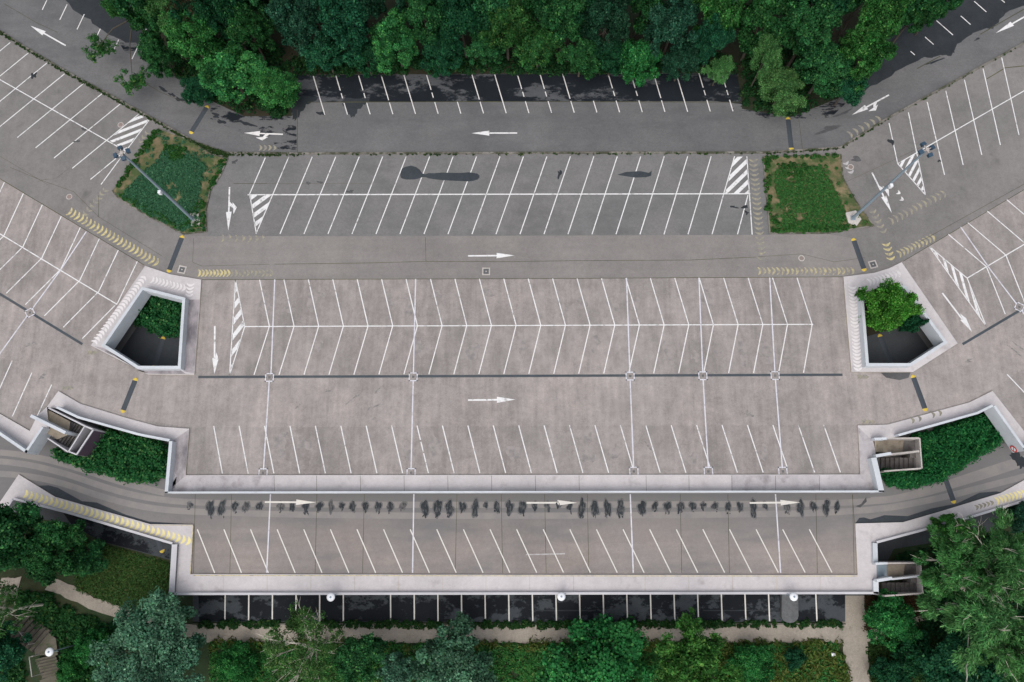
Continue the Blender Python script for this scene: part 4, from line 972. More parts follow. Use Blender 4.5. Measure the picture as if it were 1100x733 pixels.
# ------------------------------------------------------------------ foliage
def leaf_mesh(name, pos, nrm, size, tint, mat, elong=1.0, seed=0, fold=.25, along=None):
    rg = np.random.default_rng(seed); n = len(pos)
    nrm = nrm/np.maximum(np.linalg.norm(nrm, axis=1, keepdims=True), 1e-6)
    ref = rg.normal(size=(n, 3)) if along is None else along+rg.normal(size=(n, 3))*.25
    u = np.cross(nrm, ref); u /= np.maximum(np.linalg.norm(u, axis=1, keepdims=True), 1e-6); v = np.cross(nrm, u)
    if along is not None: u, v = v, u
    s = size[:, None]; a = s*elong; b = s/np.sqrt(elong)
    # six-cornered leaf clump: two quads folded about the middle
    p0 = pos-u*a*.5; p1 = pos+u*a*.5
    l0 = pos-u*a*.18+v*b*.5+nrm*b*fold; l1 = pos+u*a*.22+v*b*.42+nrm*b*fold
    r0 = pos-u*a*.18-v*b*.5+nrm*b*fold*.6; r1 = pos+u*a*.22-v*b*.42+nrm*b*fold*.6
    V = np.stack([p0, p1, l0, l1, r0, r1], 1).reshape(-1, 3)
    base = np.arange(n)[:, None]*6
    fq = np.concatenate([base+np.array([[0, 1, 3, 2]]), base+np.array([[0, 4, 5, 1]])], 1).reshape(-1)
    me = bpy.data.meshes.new(name); me.vertices.add(len(V)); me.vertices.foreach_set('co', V.astype(np.float32).ravel())
    me.loops.add(len(fq)); me.loops.foreach_set('vertex_index', fq.astype(np.int32))
    nf = n*2; me.polygons.add(nf); me.polygons.foreach_set('loop_start', (np.arange(nf)*4).astype(np.int32)); me.polygons.foreach_set('loop_total', np.full(nf, 4, np.int32))
    at = me.attributes.new('tint', 'FLOAT_COLOR', 'FACE')
    at.data.foreach_set('color', np.repeat(np.concatenate([np.clip(tint, 0.002, 1), np.ones((n, 1))], 1), 2, axis=0).astype(np.float32).ravel())
    me.materials.append(MATS[mat]); me.update(calc_edges=True); me.validate()
    return me

def tints(rg, n, cols, lobe_of=None, jit=.34, nl=1):
    cols = np.array(cols); 
    w_ = rg.random(n)**1.3
    lob = rg.random(nl)
    k = lob[lobe_of] if lobe_of is not None else rg.random(n)
    k = np.clip(.65*k+.35*rg.random(n), 0, 1)[:, None]
    c = cols[0]*(1-k)+cols[1]*k
    if len(cols) > 2:
        hi = (w_ > .86)[:, None]; c = np.where(hi, cols[2], c)
    return c*(1+rg.normal(size=(n, 1))*jit*.6+rg.normal(size=(n, 3))*jit*.12)

def crown(name, seed, n, cols, R=4.0, zc=6.0, Hz=4.2, lobes=30, lr=(.17, .32), leaf=.29, elong=1.0, flat=.9, sub=14, shell=.82, extra=(), low=-.75, hang=0.0):
    rg = np.random.default_rng(seed); cs = []; rs = []
    tries = 0
    while len(cs) < lobes and tries < 900:
        tries += 1
        d = rg.normal(size=3); d /= np.linalg.norm(d)
        if d[2] < low: continue
        q = rg.uniform(.45, .98); c = np.array([d[0]*R*q, d[1]*R*q, d[2]*Hz*q])
        r_ = R*rg.uniform(*lr)*(1.1 if d[2] > .3 else .9)
        if any(np.linalg.norm((c-o)*np.array([1, 1, .8])) < .72*min(r_, k) for o, k in zip(cs, rs)): continue
        cs.append(c); rs.append(r_)
    for e in extra: cs.append(np.array(e[:3])); rs.append(e[3])
    cs.append(np.array([0, 0, Hz*.35])); rs.append(R*.5)
    cs = np.array(cs); rs = np.array(rs)
    # sub-clumps on each lobe
    sc, sr, so = [], [], []
    for i, (c, r_) in enumerate(zip(cs, rs)):
        for k in range(sub):
            d = rg.normal(size=3); d /= np.linalg.norm(d); d[2] = d[2]*.8+.18
            p = c+d*r_*np.array([1, 1, flat])*rg.uniform(.6, 1.0)
            sc.append(p); sr.append(r_*rg.uniform(.26, .46)); so.append(i)
    sc = np.array(sc); sr = np.array(sr); so = np.array(so)
    wgt = sr**2; n = int(n*1.75); idx = rg.choice(len(sc), size=n, p=wgt/wgt.sum())
    d = rg.normal(size=(n, 3)); d /= np.linalg.norm(d, axis=1, keepdims=True)
    rad = (shell+(1.12-shell)*rg.random(n))*np.where(rg.random(n) < .15, rg.random(n), 1.0)*np.where(rg.random(n) < .34, rg.uniform(1, 1.75, n), 1.0)
    pos = sc[idx]+d*(sr[idx]*rad)[:, None]*np.array([1, 1, flat])
    if hang: pos[:, 2] -= hang*rg.random(n)**2
    pos[:, 2] += zc
    nr = d*.8+np.array([0, 0, .45])+rg.normal(size=(n, 3))*.45
    sub_b = rg.normal(size=len(sc))*.30
    t = tints(rg, n, cols, so[idx], nl=len(cs))*(1+sub_b[idx])[:, None]
    al = None
    if elong > 1.8:
        al = d*np.array([1, 1, .25])+ (pos-np.array([0, 0, zc]))*np.array([.3, .3, .1])
    size = leaf*.70*rg.uniform(.5, 1.45, n)
    return leaf_mesh(name, pos, nr, size, t, 'leaves', elong, seed+1, along=al), cs+np.array([0, 0, zc])

def trunk(name, seed, cs, zc, r0=.2, mat='bark', limbs=8, twigs=0, reach=.9):
    rr = random.Random(seed); m = MB(); top = Vector((rr.uniform(-.3, .3), rr.uniform(-.3, .3), zc+1.2))
    path = [Vector((0, 0, -.4)), Vector((rr.uniform(-.12, .12), rr.uniform(-.12, .12), zc*.4)), Vector((rr.uniform(-.2, .2), rr.uniform(-.2, .2), zc*.75)), top]
    m.tube(path, [r0*1.25, r0, r0*.7, r0*.3], mat, 8)
    order = list(range(len(cs))); rr.shuffle(order)
    for i in order[:limbs]:
        c = Vector(cs[i]); s_ = path[1].lerp(path[3], rr.uniform(.2, .85)); mid = s_.lerp(c, .5)+Vector((rr.uniform(-.3, .3), rr.uniform(-.3, .3), rr.uniform(.0, .5)))
        e = s_.lerp(c, reach)
        m.tube([s_, mid, e], [r0*.42, r0*.28, r0*.1], mat, 6)
        for k in range(twigs):
            a = mid.lerp(e, rr.uniform(0, 1)); dv = (e-s_).normalized()+Vector((rr.uniform(-.8, .8), rr.uniform(-.8, .8), rr.uniform(-.1, .6)))
            b = a+dv.normalized()*rr.uniform(.8, 1.8); m.tube([a, a.lerp(b, .5)+Vector((0, 0, .15)), b], [r0*.18, r0*.12, r0*.04], mat, 5)
    return m
KINDS = {}
def kind(key, seed, n, cols, tr={}, **kw):
    me, cs = crown('crown', seed, n, cols, **kw)
    tm = trunk('trunk', seed, cs, kw.get('zc', 6.0), **tr)
    tme = bpy.data.meshes.new('trunk'); tme.from_pydata(tm.v, [], tm.f)
    for q in tm.names: tme.materials.append(MATS[q])
    tme.update(); KINDS[key] = (me, tme, kw.get('zc', 6.0), kw.get('R', 4.0))
G_MID = [(.014, .074, .026), (.030, .125, .038), (.060, .175, .048)]
G_BRI = [(.020, .115, .030), (.044, .180, .042), (.090, .235, .056)]
G_DEEP = [(.008, .054, .026), (.017, .088, .036), (.034, .122, .044)]
G_BLUE = [(.011, .054, .030), (.022, .080, .044), (.045, .115, .062)]
G_PALE = [(.045, .148, .042), (.085, .210, .064), (.145, .270, .092)]
G_OLIV = [(.015, .075, .020), (.036, .120, .028), (.078, .155, .036)]
G_DEAD = [(.050, .040, .024), (.075, .060, .032), (.060, .070, .030)]
G_PINE = [(.026, .080, .056), (.044, .112, .080), (.078, .155, .112)]
G_PINE = [(.052, .145, .086), (.086, .200, .120), (.145, .270, .170)]
kind('mid1', 11, 15000, G_MID); kind('mid2', 12, 15000, G_MID, lobes=36, lr=(.14, .28), leaf=.25, elong=1.5)
kind('bri1', 13, 15000, G_BRI, leaf=.28); kind('bri2', 14, 13000, G_BRI, lobes=24, lr=(.18, .34), leaf=.27)
kind('deep1', 15, 15000, G_DEEP); kind('deep2', 16, 14000, G_DEEP, lobes=36, lr=(.13, .27), leaf=.25, elong=1.5)
kind('blue1', 17, 16000, G_BLUE, lobes=36, lr=(.15, .27), leaf=.25); kind('olive1', 18, 15000, G_OLIV, elong=1.6, leaf=.26)
kind('pale1', 19, 14000, G_PALE, lobes=20, lr=(.2, .34), leaf=.21, sub=18)
kind('dead1', 20, 2600, G_DEAD, tr=dict(limbs=14, twigs=6, reach=1.0, r0=.13), leaf=.2, shell=.5)
kind('hang1', 21, 9000, G_OLIV, R=3.0, zc=6.5, Hz=3.0, lobes=10, leaf=.20, elong=1.5)
kind('pine1', 22, 26000, G_PINE, R=5.5, zc=5.2, Hz=4.0, lobes=40, lr=(.13, .22), leaf=.22, sub=16, elong=1.5, low=-.3, tr=dict(limbs=14))
kind('pine2', 23, 17000, G_PINE, R=4.0, zc=4.2, Hz=3.4, lobes=26, lr=(.16, .26), leaf=.22, sub=16, elong=1.5, low=-.3, tr=dict(limbs=10))
kind('birch1', 24, 7000, [(.040, .125, .030), (.080, .185, .050), (.14, .24, .075)], R=4.2, zc=5.2, Hz=3.0, lobes=22, lr=(.15, .26), leaf=.15, sub=12, shell=.2, tr=dict(limbs=18, twigs=5, reach=1.12, mat='pale_bark', r0=.17), elong=1.5)
kind('feather1', 25, 17000, [(.042, .140, .042), (.076, .200, .060), (.135, .265, .090)], R=5.2, zc=6.2, Hz=4.0, lobes=36, lr=(.10, .22), leaf=.17, sub=18, elong=3.2, flat=.55, low=-.4, shell=.4, tr=dict(limbs=22, twigs=5, reach=1.22, mat='pale_bark', r0=.17))
kind('feather2', 26, 14000, [(.038, .138, .038), (.070, .200, .054), (.125, .260, .080)], R=4.6, zc=5.6, Hz=3.6, lobes=30, lr=(.11, .24), leaf=.17, sub=18, elong=3.0, flat=.55, low=-.4, shell=.4, tr=dict(limbs=16, twigs=4, reach=1.18, mat='pale_bark', r0=.14))
kind('lush1', 27, 13000, [(.013, .098, .024), (.030, .158, .036), (.068, .210, .050)], R=3.2, zc=1.9, Hz=1.9, lobes=22, lr=(.2, .32), leaf=.22, sub=14, low=-.2)
kind('lush2', 28, 12000, [(.026, .125, .024), (.060, .190, .036), (.115, .240, .052)], R=3.6, zc=3.2, Hz=3.0, lobes=24, lr=(.16, .26), leaf=.20, sub=14, low=-.3, elong=1.7, shell=.4, tr=dict(limbs=12, twigs=3))
kind('dark1', 29, 9000, G_DEEP, R=2.4, zc=1.5, Hz=1.5, lobes=16, lr=(.22, .34), leaf=.2, low=-.2)
kind('bed1', 30, 17000, [(.030, .130, .016), (.065, .205, .026), (.125, .27, .045)], R=2.9, zc=3.6, Hz=2.4, lobes=22, lr=(.22, .34), leaf=.19, sub=14, low=-.5)

def tree(px, py, rpx, zc, k, label, zg=0.0, group=None, name='tree', cat='tree', squash=1.0):
    """crown centre seen at px, py, zc above the ground zg"""
    cm, tm, z0, R0 = KINDS[k]
    Rm = rpx/10.4*1.05; p = W(px, py, zg+zc)
    g = zg if zg > -5.9 else ground_z(p.x, p.y)
    o = empty(name, (p.x, p.y, g), random.uniform(0, 6.28))
    c = bpy.data.objects.new('crown', cm); t = bpy.data.objects.new('trunk', tm)
    for q in (c, t):
        COL.objects.link(q); q.parent = o; q.scale = (Rm/R0, Rm/R0, zc/z0*squash)
    return tag(o, label, cat, group)
FG = 'trees along the forest edge'
E = [
 (134, 8, 18, 6.5, 'hang1', 'thin drooping tree hanging over the upper left road stalls'),
 (166, 22, 23, 5.2, 'mid1', 'mid green tree behind the drooping tree at the forest corner'),
 (180, 14, 20, 6.5, 'pale1', 'pale yellow-green crown beside the bare brown tree'),
 (172, 60, 20, 3.6, 'mid2', 'low mid green tree leaning over the curved upper left road'),
 (207, 45, 28, 5, 'bri2', 'bright green tree between the bare brown tree and the road bend'),
 (207, 12, 22, 6.5, 'dead1', 'bare brown tree with few leaves among green crowns'),
 (250, 82, 34, 3.4, 'bri1', 'brightest broad green tree by the road above the worn turn arrow'),
 (294, 98, 26, 2.8, 'bri2', 'round bright green tree at the corner of the forest stalls'),
 (212, 98, 17, 2, 'deep1', 'low dark green tree at the top of the speed bump'),
 (268, 34, 22, 5.5, 'mid2', 'small mid green crown in the dark gap behind the brightest tree'),
 (240, 12, 24, 7, 'deep1', 'dark green crown right of the bare brown tree'),
 (321, 26, 30, 6, 'blue1', 'blue-grey tree at the left end of the forest stalls'),
 (350, 58, 23, 3.6, 'deep2', 'dark green tree with pale lower leaves behind the second forest stall'),
 (375, 28, 28, 6.3, 'deep1', 'deep green rounded tree between the blue-grey tree and a light green one'),
 (393, 62, 18, 3.2, 'deep2', 'small dark tree tucked beside the light green overhanging tree'),
 (426, 46, 27, 4.6, 'bri1', 'light green tree overhanging the fourth forest stall line'),
 (455, 18, 24, 6.5, 'mid1', 'mid green crown up behind the light green overhanging tree'),
 (473, 56, 24, 3.5, 'deep2', 'dark olive tree right of the light green overhanging tree'),
 (497, 26, 27, 6, 'deep1', 'deep green tree above the strip of grass verge'),
 (520, 52, 22, 3.4, 'mid2', 'low mid green tree over the strip of grass verge'),
 (545, 30, 28, 5.6, 'olive1', 'olive green tree in the middle of the forest edge'),
 (578, 52, 25, 3.8, 'olive1', 'low olive green tree drooping over the dry centre stalls'),
 (605, 24, 28, 6.2, 'mid1', 'tall mid green tree behind the drooping olive tree'),
 (624, 62, 22, 3.4, 'mid2', 'low green tree over the wet stalls right of centre'),
 (650, 26, 27, 6.2, 'blue1', 'dull blue-green tree left of the dark gap'),
 (657, 62, 18, 3.2, 'deep1', 'small dark tree left of the dense round green one'),
 (684, 68, 23, 2.8, 'lush1', 'dense smooth dark green round tree over the wettest stalls'),
 (722, 28, 33, 6.2, 'blue1', 'large blue-grey tree behind the dense round tree'),
 (731, 68, 21, 3.2, 'blue1', 'low blue-grey tree between the dense round tree and the pale shrub'),
 (776, 16, 26, 6.8, 'bri2', 'bright green crown behind the large blue-grey tree'),
 (765, 48, 18, 5, 'deep1', 'dark crown above the low pale shrub-like tree'),
 (772, 77, 15, 2.6, 'pale1', 'small pale yellow-green tree over the last forest stalls'),
 (816, 24, 30, 6.5, 'mid1', 'large green tree above the pale round tree'),
 (822, 64, 15, 5.2, 'pale1', 'small pale crown just above the pale round tree'),
 (840, 98, 25, 3.0, 'pale1', 'pale round tree leaning over the speed bump'),
 (868, 34, 32, 6, 'mid2', 'big mid green tree right of the pale round tree'),
 (884, 78, 28, 4.2, 'mid1', 'broad green tree at the road bend beside the pale round tree'),
 (908, 98, 19, 2.8, 'deep1', 'low dark tree at the outer road bend above the turn arrow'),
 (925, 62, 27, 4.8, 'bri1', 'bright green tree at the right end of the forest bend'),
 (945, 25, 27, 6.2, 'bri2', 'vivid green tree next to the damp right-hand stalls'),
 (984, 14, 22, 5.5, 'mid2', 'green tree overhanging the damp right-hand stalls'),
 (1012, 2, 18, 5.5, 'mid1', 'outermost small green tree above the damp right-hand stalls')]
for e in E: tree(*e, group=FG)
for i, px in enumerate(range(150, 1010, 46)):
    tree(px+random.uniform(-8, 8), random.uniform(-22, -6), 31, 8.0, ('mid1', 'deep1', 'blue1', 'olive1', 'mid2', 'deep2')[(i*5+i//3) % 6], 'tall forest tree whose crown is cut by the top edge of the photo', group='tall trees at the top edge')
for i in range(26):
    p = (random.uniform(60, 1080), random.uniform(-190, -60))
    if p[1] > -75 and (p[0] < 150 or p[0] > 980): continue
    tree(*p, random.uniform(30, 38), 8.0, ('mid1', 'deep1', 'blue1', 'mid2')[i % 4], 'forest tree behind the trees at the forest edge', group='trees deep in the forest')
# the two drooping sprays of the thin tree over the road
def spray(px, py, z, n, R, Hz, seed, cols, parent_tree):
    rg = np.random.default_rng(seed); d = rg.normal(size=(n, 3)); d /= np.linalg.norm(d, axis=1, keepdims=True)
    cl = rg.normal(size=(30, 3))*np.array([R*.42, R*.42, Hz*.5]); k = rg.integers(0, 30, n)
    pos = cl[k]+d*(.34*rg.random(n)**.7)[:, None]*R*.9
    c = W(px, py, z); pos = pos+np.array([c.x, c.y, c.z])
    me = leaf_mesh('branch_spray', pos, d*.5+np.array([0, 0, .6]), .15*rg.uniform(.6, 1.3, n), tints(rg, n, cols), 'leaves', 2.4, seed)
    o = bpy.data.objects.new('branch_spray', me); COL.objects.link(o); o.parent = parent_tree
    o.matrix_parent_inverse = (Matrix.Translation(parent_tree.location) @ Matrix.Rotation(parent_tree.rotation_euler.z, 4, 'Z')).inverted()
    m = MB(); t = Vector(parent_tree.location)+Vector((0, 0, 4.8)); e = Vector((c.x, c.y, c.z)); m.tube([t, t.lerp(e, .5)+Vector((0, 0, .6)), e], [.09, .06, .02], 'bark', 6)
    b = m.build('limb'); b.parent = parent_tree; b.matrix_parent_inverse = o.matrix_parent_inverse.copy()
hang = next(o for o in bpy.data.objects if o.get('label', '').startswith('thin drooping'))
spray(106, 50, 3.4, 1100, 1.5, 1.0, 71, G_OLIV, hang); spray(142, 84, 2.8, 1100, 1.4, 1.2, 72, G_OLIV, hang)

# lower trees and shrubs
B_ = [
 (24, 580, 37, 6, 'mid1', 'broad green tree at the left edge beside the lower walkway', -6),
 (64, 592, 32, 5, 'mid2', 'rounded green tree right of the broad one beside the dark lane', -6),
 (92, 602, 20, 3, 'mid1', 'low dark green tree at the corner of the shaded lawn', -6),
 (14, 655, 27, 6, 'birch1', 'thin pale green crown above the garden steps', -6),
 (8, 700, 24, 3, 'deep2', 'dark tree left of the garden handrails', -6),
 (160, 707, 55, 4.0, 'pine1', 'large blue-green pine between the garden steps and the gravel path', -6),
 (335, 697, 45, 5, 'birch1', 'thin birch with bare pale branches over the gravel path', -6),
 (385, 704, 25, 3.6, 'mid1', 'dark green tree right of the birch', -6),
 (428, 728, 22, 3.2, 'pine2', 'small blue-green pine left of the larger middle pine', -6),
 (497, 716, 40, 4.0, 'pine2', 'bushy blue-green pine below the gravel path in the middle', -6),
 (642, 722, 50, 2.6, 'lush1', 'broad bright green bushy tree below the gravel path', -6),
 (742, 704, 40, 4, 'lush2', 'spreading light green tree reaching over the gravel path', -6),
 (1022, 604, 36, 6, 'feather2', 'feathery green tree beside the lower stairway', -6),
 (1062, 600, 40, 7, 'feather1', 'tall feathery tree with bare pale branches below the right walkway', -6),
 (1050, 655, 52, 5.5, 'feather1', 'widest feathery tree on the right, spreading over the small path', -6),
 (1030, 712, 34, 3.6, 'deep1', 'dark green tree below the widest feathery tree', -6),
 (1085, 700, 34, 5, 'feather2', 'feathery tree in the lower right corner', -6),
 (1094, 556, 16, 3, 'blue1', 'small blue-grey tree by the right end of the lower walkway', -6)]
for e in B_: tree(*e[:6], zg=e[6], group='trees below the garage')
SH = [
 (1010, 570, 15, 4.4, 'lush2', 'light green shrub poking over the lower right walkway', -6),
 (956, 666, 25, 1.6, 'lush1', 'round green shrub in the angle of the two right footpaths', -6),
 (985, 705, 22, 1.5, 'dark1', 'dark shrub on the right lawn below the round green shrub', -6),
 (955, 722, 16, 1.2, 'dark1', 'small dark shrub beside the crossing footpath', -6),
 (853, 708, 10, 1.0, 'dark1', 'small dark bush alone in the yellowish grass', -6),
 (100, 694, 17, 1.2, 'lush1', 'low green shrub right of the garden steps', -6),
 (78, 716, 14, 1.1, 'lush1', 'low green shrub beside the lower flight of garden steps', -6),
 (255, 715, 20, 1.2, 'lush1', 'spreading low shrub between the large pine and the birch', -6),
 (808, 716, 22, 1.1, 'lush1', 'low spreading shrub right of the light green tree', -6),
 (975, 347, 11, 1.9, 'dark1', 'dark green shrub behind the bright tree in the right light shaft', -3)]
for e in SH: tree(*e[:6], zg=e[6], name='shrub', cat='shrub', group='shrubs')
tree(951, 327, 26, 4.4, 'bed1', 'bright green tree filling the upper part of the right light shaft', zg=-3)

# ------------------------------------------------------------------ masses: shrub beds, grass, weeds
def inside(x, y, poly):
    c = False; n = len(poly)
    for i in range(n):
        a, b = poly[i], poly[i-1]
        if (a.y > y) != (b.y > y) and x < (b.x-a.x)*(y-a.y)/(b.y-a.y)+a.x: c = not c
    return c
def fill(poly, n, rg):
    xs = [p.x for p in poly]; ys = [p.y for p in poly]; out = []
    while len(out) < n:
        x, y = rg.uniform(min(xs), max(xs)), rg.uniform(min(ys), max(ys))
        if inside(x, y, poly): out.append((x, y))
    return np.array(out)
def mass(name, label, polys, nclump, nleaf, zf, h, cr, cols, leaf=.2, elong=1.2, seed=1, up=.5, mat='leaves', patch=None):
    P_, N_, S_, T_ = [], [], [], []
    rg = np.random.default_rng(seed)
    for poly, frac in polys:
        k = int(nclump*frac); c = fill(poly, k, rg)
        if patch is not None:
            q = np.sin(c[:, 0]*1.1+seed)+np.sin(c[:, 1]*1.4+c[:, 0]*.5+seed*2)+.7*np.sin(c[:, 0]*2.7-c[:, 1]*2.2)+.5*rg.normal(size=k)
            c = c[q > patch]; k = len(c)
        z = np.array([zf(x, y) for x, y in c])
        hh = h*rg.uniform(.45, 1.0, k); r_ = cr*rg.uniform(.6, 1.3, k)
        n = int(nleaf*frac); i = rg.integers(0, k, n); d = rg.normal(size=(n, 3)); d /= np.linalg.norm(d, axis=1, keepdims=True); d[:, 2] = np.abs(d[:, 2])
        d *= np.where(rg.random(n) < .3, rg.uniform(1, 1.6, n), rg.uniform(.8, 1.05, n))[:, None]
        pos = np.stack([c[i, 0]+d[:, 0]*r_[i], c[i, 1]+d[:, 1]*r_[i], z[i]+d[:, 2]*hh[i]*rg.uniform(.8, 1.05, n)], 1)
        P_.append(pos); N_.append(d*.8+np.array([0, 0, up])+rg.normal(size=(n, 3))*.4); S_.append(leaf*rg.uniform(.6, 1.4, n))
        T_.append(tints(rg, n, cols, i, nl=k))
    me = leaf_mesh(name, np.concatenate(P_), np.concatenate(N_), np.concatenate(S_), np.concatenate(T_), mat, elong, seed)
    o = bpy.data.objects.new(name, me); COL.objects.link(o); return tag(o, label, kind='stuff')
zc3 = lambda x, y: -3.0
def poly(pts, z): return [p.xy for p in PW(pts, z)]
LB = [(103, 462), (140, 470), (179, 479), (176, 512), (158, 514), (140, 514), (122, 511), (100, 505), (78, 497), (60, 490), (56, 484), (80, 490), (98, 470)]
RB = [(985, 470), (1040, 452), (1064, 444), (1080, 462), (1077, 473), (1060, 484), (1040, 497), (1020, 508), (1008, 515), (985, 521), (968, 522), (955, 514), (952, 507), (990, 507)]
PB = [(158, 312), (203, 322), (199, 360), (184, 360), (168, 356), (150, 346)]
m = MB()
for P2 in (LB, RB, PB, [(924, 318), (972, 306), (985, 340), (965, 352), (930, 362)]): m.sheet(poly(P2, -3), -2.985, 'forest_soil')
tag(m.build('planting_bed'), 'dark soil of the sunken planting beds', kind='structure')
GB = [(.009, .066, .018), (.024, .116, .028), (.075, .165, .050)]
mass('shrubbery', 'tangled dark green shrubs filling the left sunken bed', [(poly(LB, -2.2), 1)], 330, 26000, zc3, 1.5, .42, GB, .18, seed=31)
mass('shrubbery', 'dense ivy-like shrubs filling the right sunken bed', [(poly(RB, -2.0), 1)], 620, 44000, zc3, 1.9, .40, [(.007, .066, .018), (.017, .118, .028), (.042, .160, .038)], .15, 1.8, seed=32)
mass('shrubbery', 'green shrubs at the bottom of the left light shaft', [(poly(PB, -3.0), 1)], 150, 20000, zc3, 2.0, .42, GB, .17, seed=33)
zi = lambda x, y: .09
IG_L = [(177.8, 158.6), (199.8, 165), (221.7, 179), (215.5, 198), (209, 225), (214, 240), (195, 248), (160, 230), (130, 211), (150, 190), (168, 175)]
IG_R = [(834.5, 181.8), (882, 179.4), (893.7, 200), (907.6, 228), (912, 247), (838, 249), (842.6, 228), (833, 200)]
IN_L = [(172, 140), (206, 153), (226, 167), (243, 171), (236, 187), (225, 203), (220, 225), (220, 248), (197, 250), (157, 230), (128, 212), (122, 205)]
IN_R = [(821, 169.5), (902, 167), (905, 191), (917, 214), (937, 242), (889, 249), (828, 249)]
mass('grass', 'thick green grass on the left traffic island', [(poly(IG_L, .1), .94), (poly(IN_L, .1), .06)], 2400, 52000, zi, .16, .20, [(.026, .098, .046), (.044, .128, .066), (.064, .150, .076)], .10, 2.4, seed=34, up=.5, mat='grass_blades', patch=-1.5)
mass('grass', 'patchy green grass on the right traffic island', [(poly(IG_R, .1), .95), (poly(IN_R, .1), .05)], 1500, 46000, zi, .16, .20, [(.020, .095, .022), (.044, .135, .032), (.115, .110, .045)], .10, 2.4, seed=35, up=.5, mat='grass_blades', patch=-1.35)
mass('weeds', 'rough weeds around the rims of the traffic islands', [(poly([(166, 138), (172, 140), (150, 172), (127, 202), (121, 205)], .1), .16), (poly([(177, 155), (200, 160), (196, 174), (176, 170)], .1), .16), (poly([(205, 222), (220, 214), (221, 247), (198, 250), (160, 231), (126, 210), (131, 207), (165, 226), (198, 244)], .1), .22), (poly([(237, 172), (244, 171), (228, 204), (222, 205)], .1), .06), (poly([(820, 168), (828, 168), (827, 200), (829, 249), (889, 249), (925, 243), (889, 243), (838, 243), (834, 236), (823, 230)], .1), .22), (poly([(835, 176), (868, 176), (866, 190), (838, 190)], .1), .12), (poly([(820, 168), (902, 166), (902, 169), (820, 171)], .1), .06)], 420, 15000, zi, .28, .17, [(.014, .075, .016), (.032, .110, .022), (.06, .135, .030)], .11, 1.6, seed=36)
rg = np.random.default_rng(40)
kp = []
for a, b in zip(KERBLINE, KERBLINE[1:]):
    if a[0] < 0 or b[0] > 1100: continue
    for side in (1,):
        wd = 2.6 if a[0] < 245 else (1.2 if a[0] < 900 else .9)
        kp.append((poly([(a[0], a[1]-wd*.6), (b[0], b[1]-wd*.6), (b[0], b[1]+wd*.6), (a[0], a[1]+wd*.6)], .05), (.2 if a[0] > 180 and a[0] < 240 else .13) if a[0] < 245 else (.08 if a[0] < 900 else .035)))
kp.append((poly([(172, 134), (208, 152), (240, 164), (246, 170), (226, 165), (205, 152)], .05), .25))
mass('weeds', 'weeds sprouting along the kerb of the upper road', kp, 620, 8500, lambda x, y: .06, .10, .085, [(.014, .040, .010), (.032, .062, .016), (.07, .085, .025)], .085, 1.5, seed=37)
gz = lambda x, y: ground_z(x, y)
MEAD = [(228, 692), (560, 693), (700, 693), (900, 692), (912, 740), (912, 775), (225, 775)]
mass('grass', 'lush rough meadow grass below the gravel path', [(poly(MEAD, -6), 1)], 4200, 95000, gz, .34, .32, [(.018, .105, .024), (.044, .155, .034), (.105, .165, .044)], .14, 2.2, seed=41, up=.4, mat='grass_blades')
mass('grass', 'yellowing dry grass tufts left of the crossing footpath', [(poly([(770, 690), (902, 690), (912, 733), (912, 760), (760, 760)], -6), .75), (poly([(225, 688), (560, 690), (560, 696), (225, 696)], -6), .1), (poly([(560, 690), (780, 690), (780, 698), (560, 698)], -6), .15)], 520, 15000, gz, .5, .4, [(.040, .085, .016), (.080, .105, .022), (.125, .125, .035)], .17, 2.4, seed=42, up=.2, mat='grass_blades')
mass('grass', 'dull shaded lawn below the lower left walkway', [(poly([(85, 580), (182, 606), (180, 642), (205, 660), (150, 660), (85, 632)], -6), 1)], 1600, 36000, gz, .12, .3, [(.030, .080, .020), (.052, .105, .026), (.090, .092, .032)], .11, 2.2, seed=43, up=.3, mat='grass_blades')
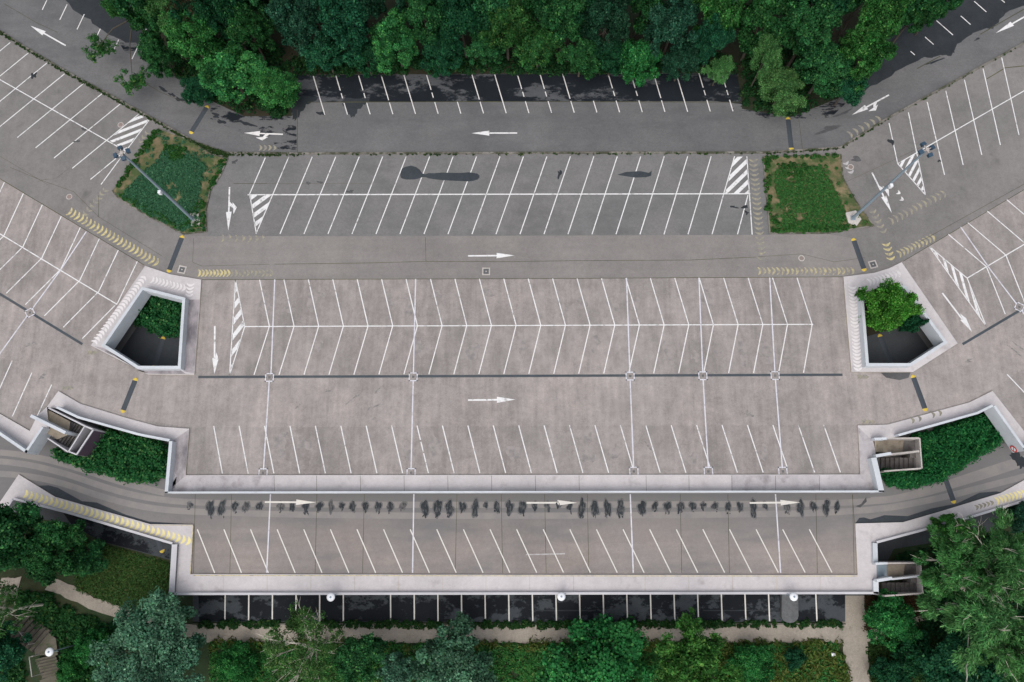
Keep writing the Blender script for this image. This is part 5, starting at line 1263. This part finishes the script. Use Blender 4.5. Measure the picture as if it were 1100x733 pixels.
mass('grass', 'dark lawn right of the crossing footpath', [(poly([(935, 692), (985, 672), (1010, 680), (1010, 770), (940, 770)], -6), 1)], 700, 18000, gz, .25, .4, [(.016, .046, .012), (.030, .062, .014), (.048, .066, .018)], .16, 2.2, seed=44, up=.3, mat='grass_blades')
mass('weeds', 'weeds along the overgrown kerb of the lower car park', [(poly([(214, 668), (560, 668.5), (905, 668), (905, 672.5), (560, 673.5), (214, 673)], -6), 1)], 420, 11000, lambda x, y: -6.0, .3, .24, [(.010, .050, .014), (.022, .075, .018), (.045, .09, .024)], .16, 1.6, seed=45)
mass('undergrowth', 'low undergrowth around the garden steps and under the left trees', [(poly([(60, 648), (95, 662), (135, 676), (120, 733), (115, 775), (66, 775), (66, 730), (66, 700), (58, 675)], -6), .5), (poly([(-20, 640), (12, 640), (28, 690), (28, 770), (-20, 770)], -6), .3), (poly([(30, 634), (62, 640), (60, 672), (50, 674), (36, 662)], -6), .2)], 900, 34000, gz, .45, .34, [(.010, .052, .016), (.022, .082, .018), (.05, .105, .026)], .2, 1.5, seed=46)
mass('undergrowth', 'undergrowth below the feathery trees on the right', [(poly([(960, 600), (1110, 570), (1110, 770), (1000, 770), (1010, 690), (985, 668), (992, 640)], -6), 1)], 700, 22000, gz, .6, .5, [(.008, .040, .014), (.016, .062, .018), (.03, .08, .022)], .2, 1.5, seed=47)
mass('undergrowth', 'undergrowth along the foot of the forest edge', [(poly([(318, 79), (560, 78), (788, 77), (788, 60), (318, 60)], 0), .5), (poly([(175, 70), (222, 104), (262, 124), (312, 124), (316, 80), (300, 50), (200, 40)], 0), .28), (poly([(797, 116), (850, 124), (905, 103), (931, 84), (945, 42), (800, 60)], 0), .22)], 900, 34000, lambda x, y: 0.0, .75, .45, [(.008, .040, .014), (.018, .064, .018), (.04, .085, .022)], .19, 1.6, seed=48)
mass('leaf_litter', 'dark fallen leaves beside the lower stairway', [(poly([(931, 642), (945, 642), (990, 640), (985, 660), (940, 660), (932, 680)], -6), 1)], 200, 5000, gz, .08, .5, [(.035, .022, .012), (.06, .035, .016), (.05, .05, .02)], .14, 1.4, seed=49, up=.8)
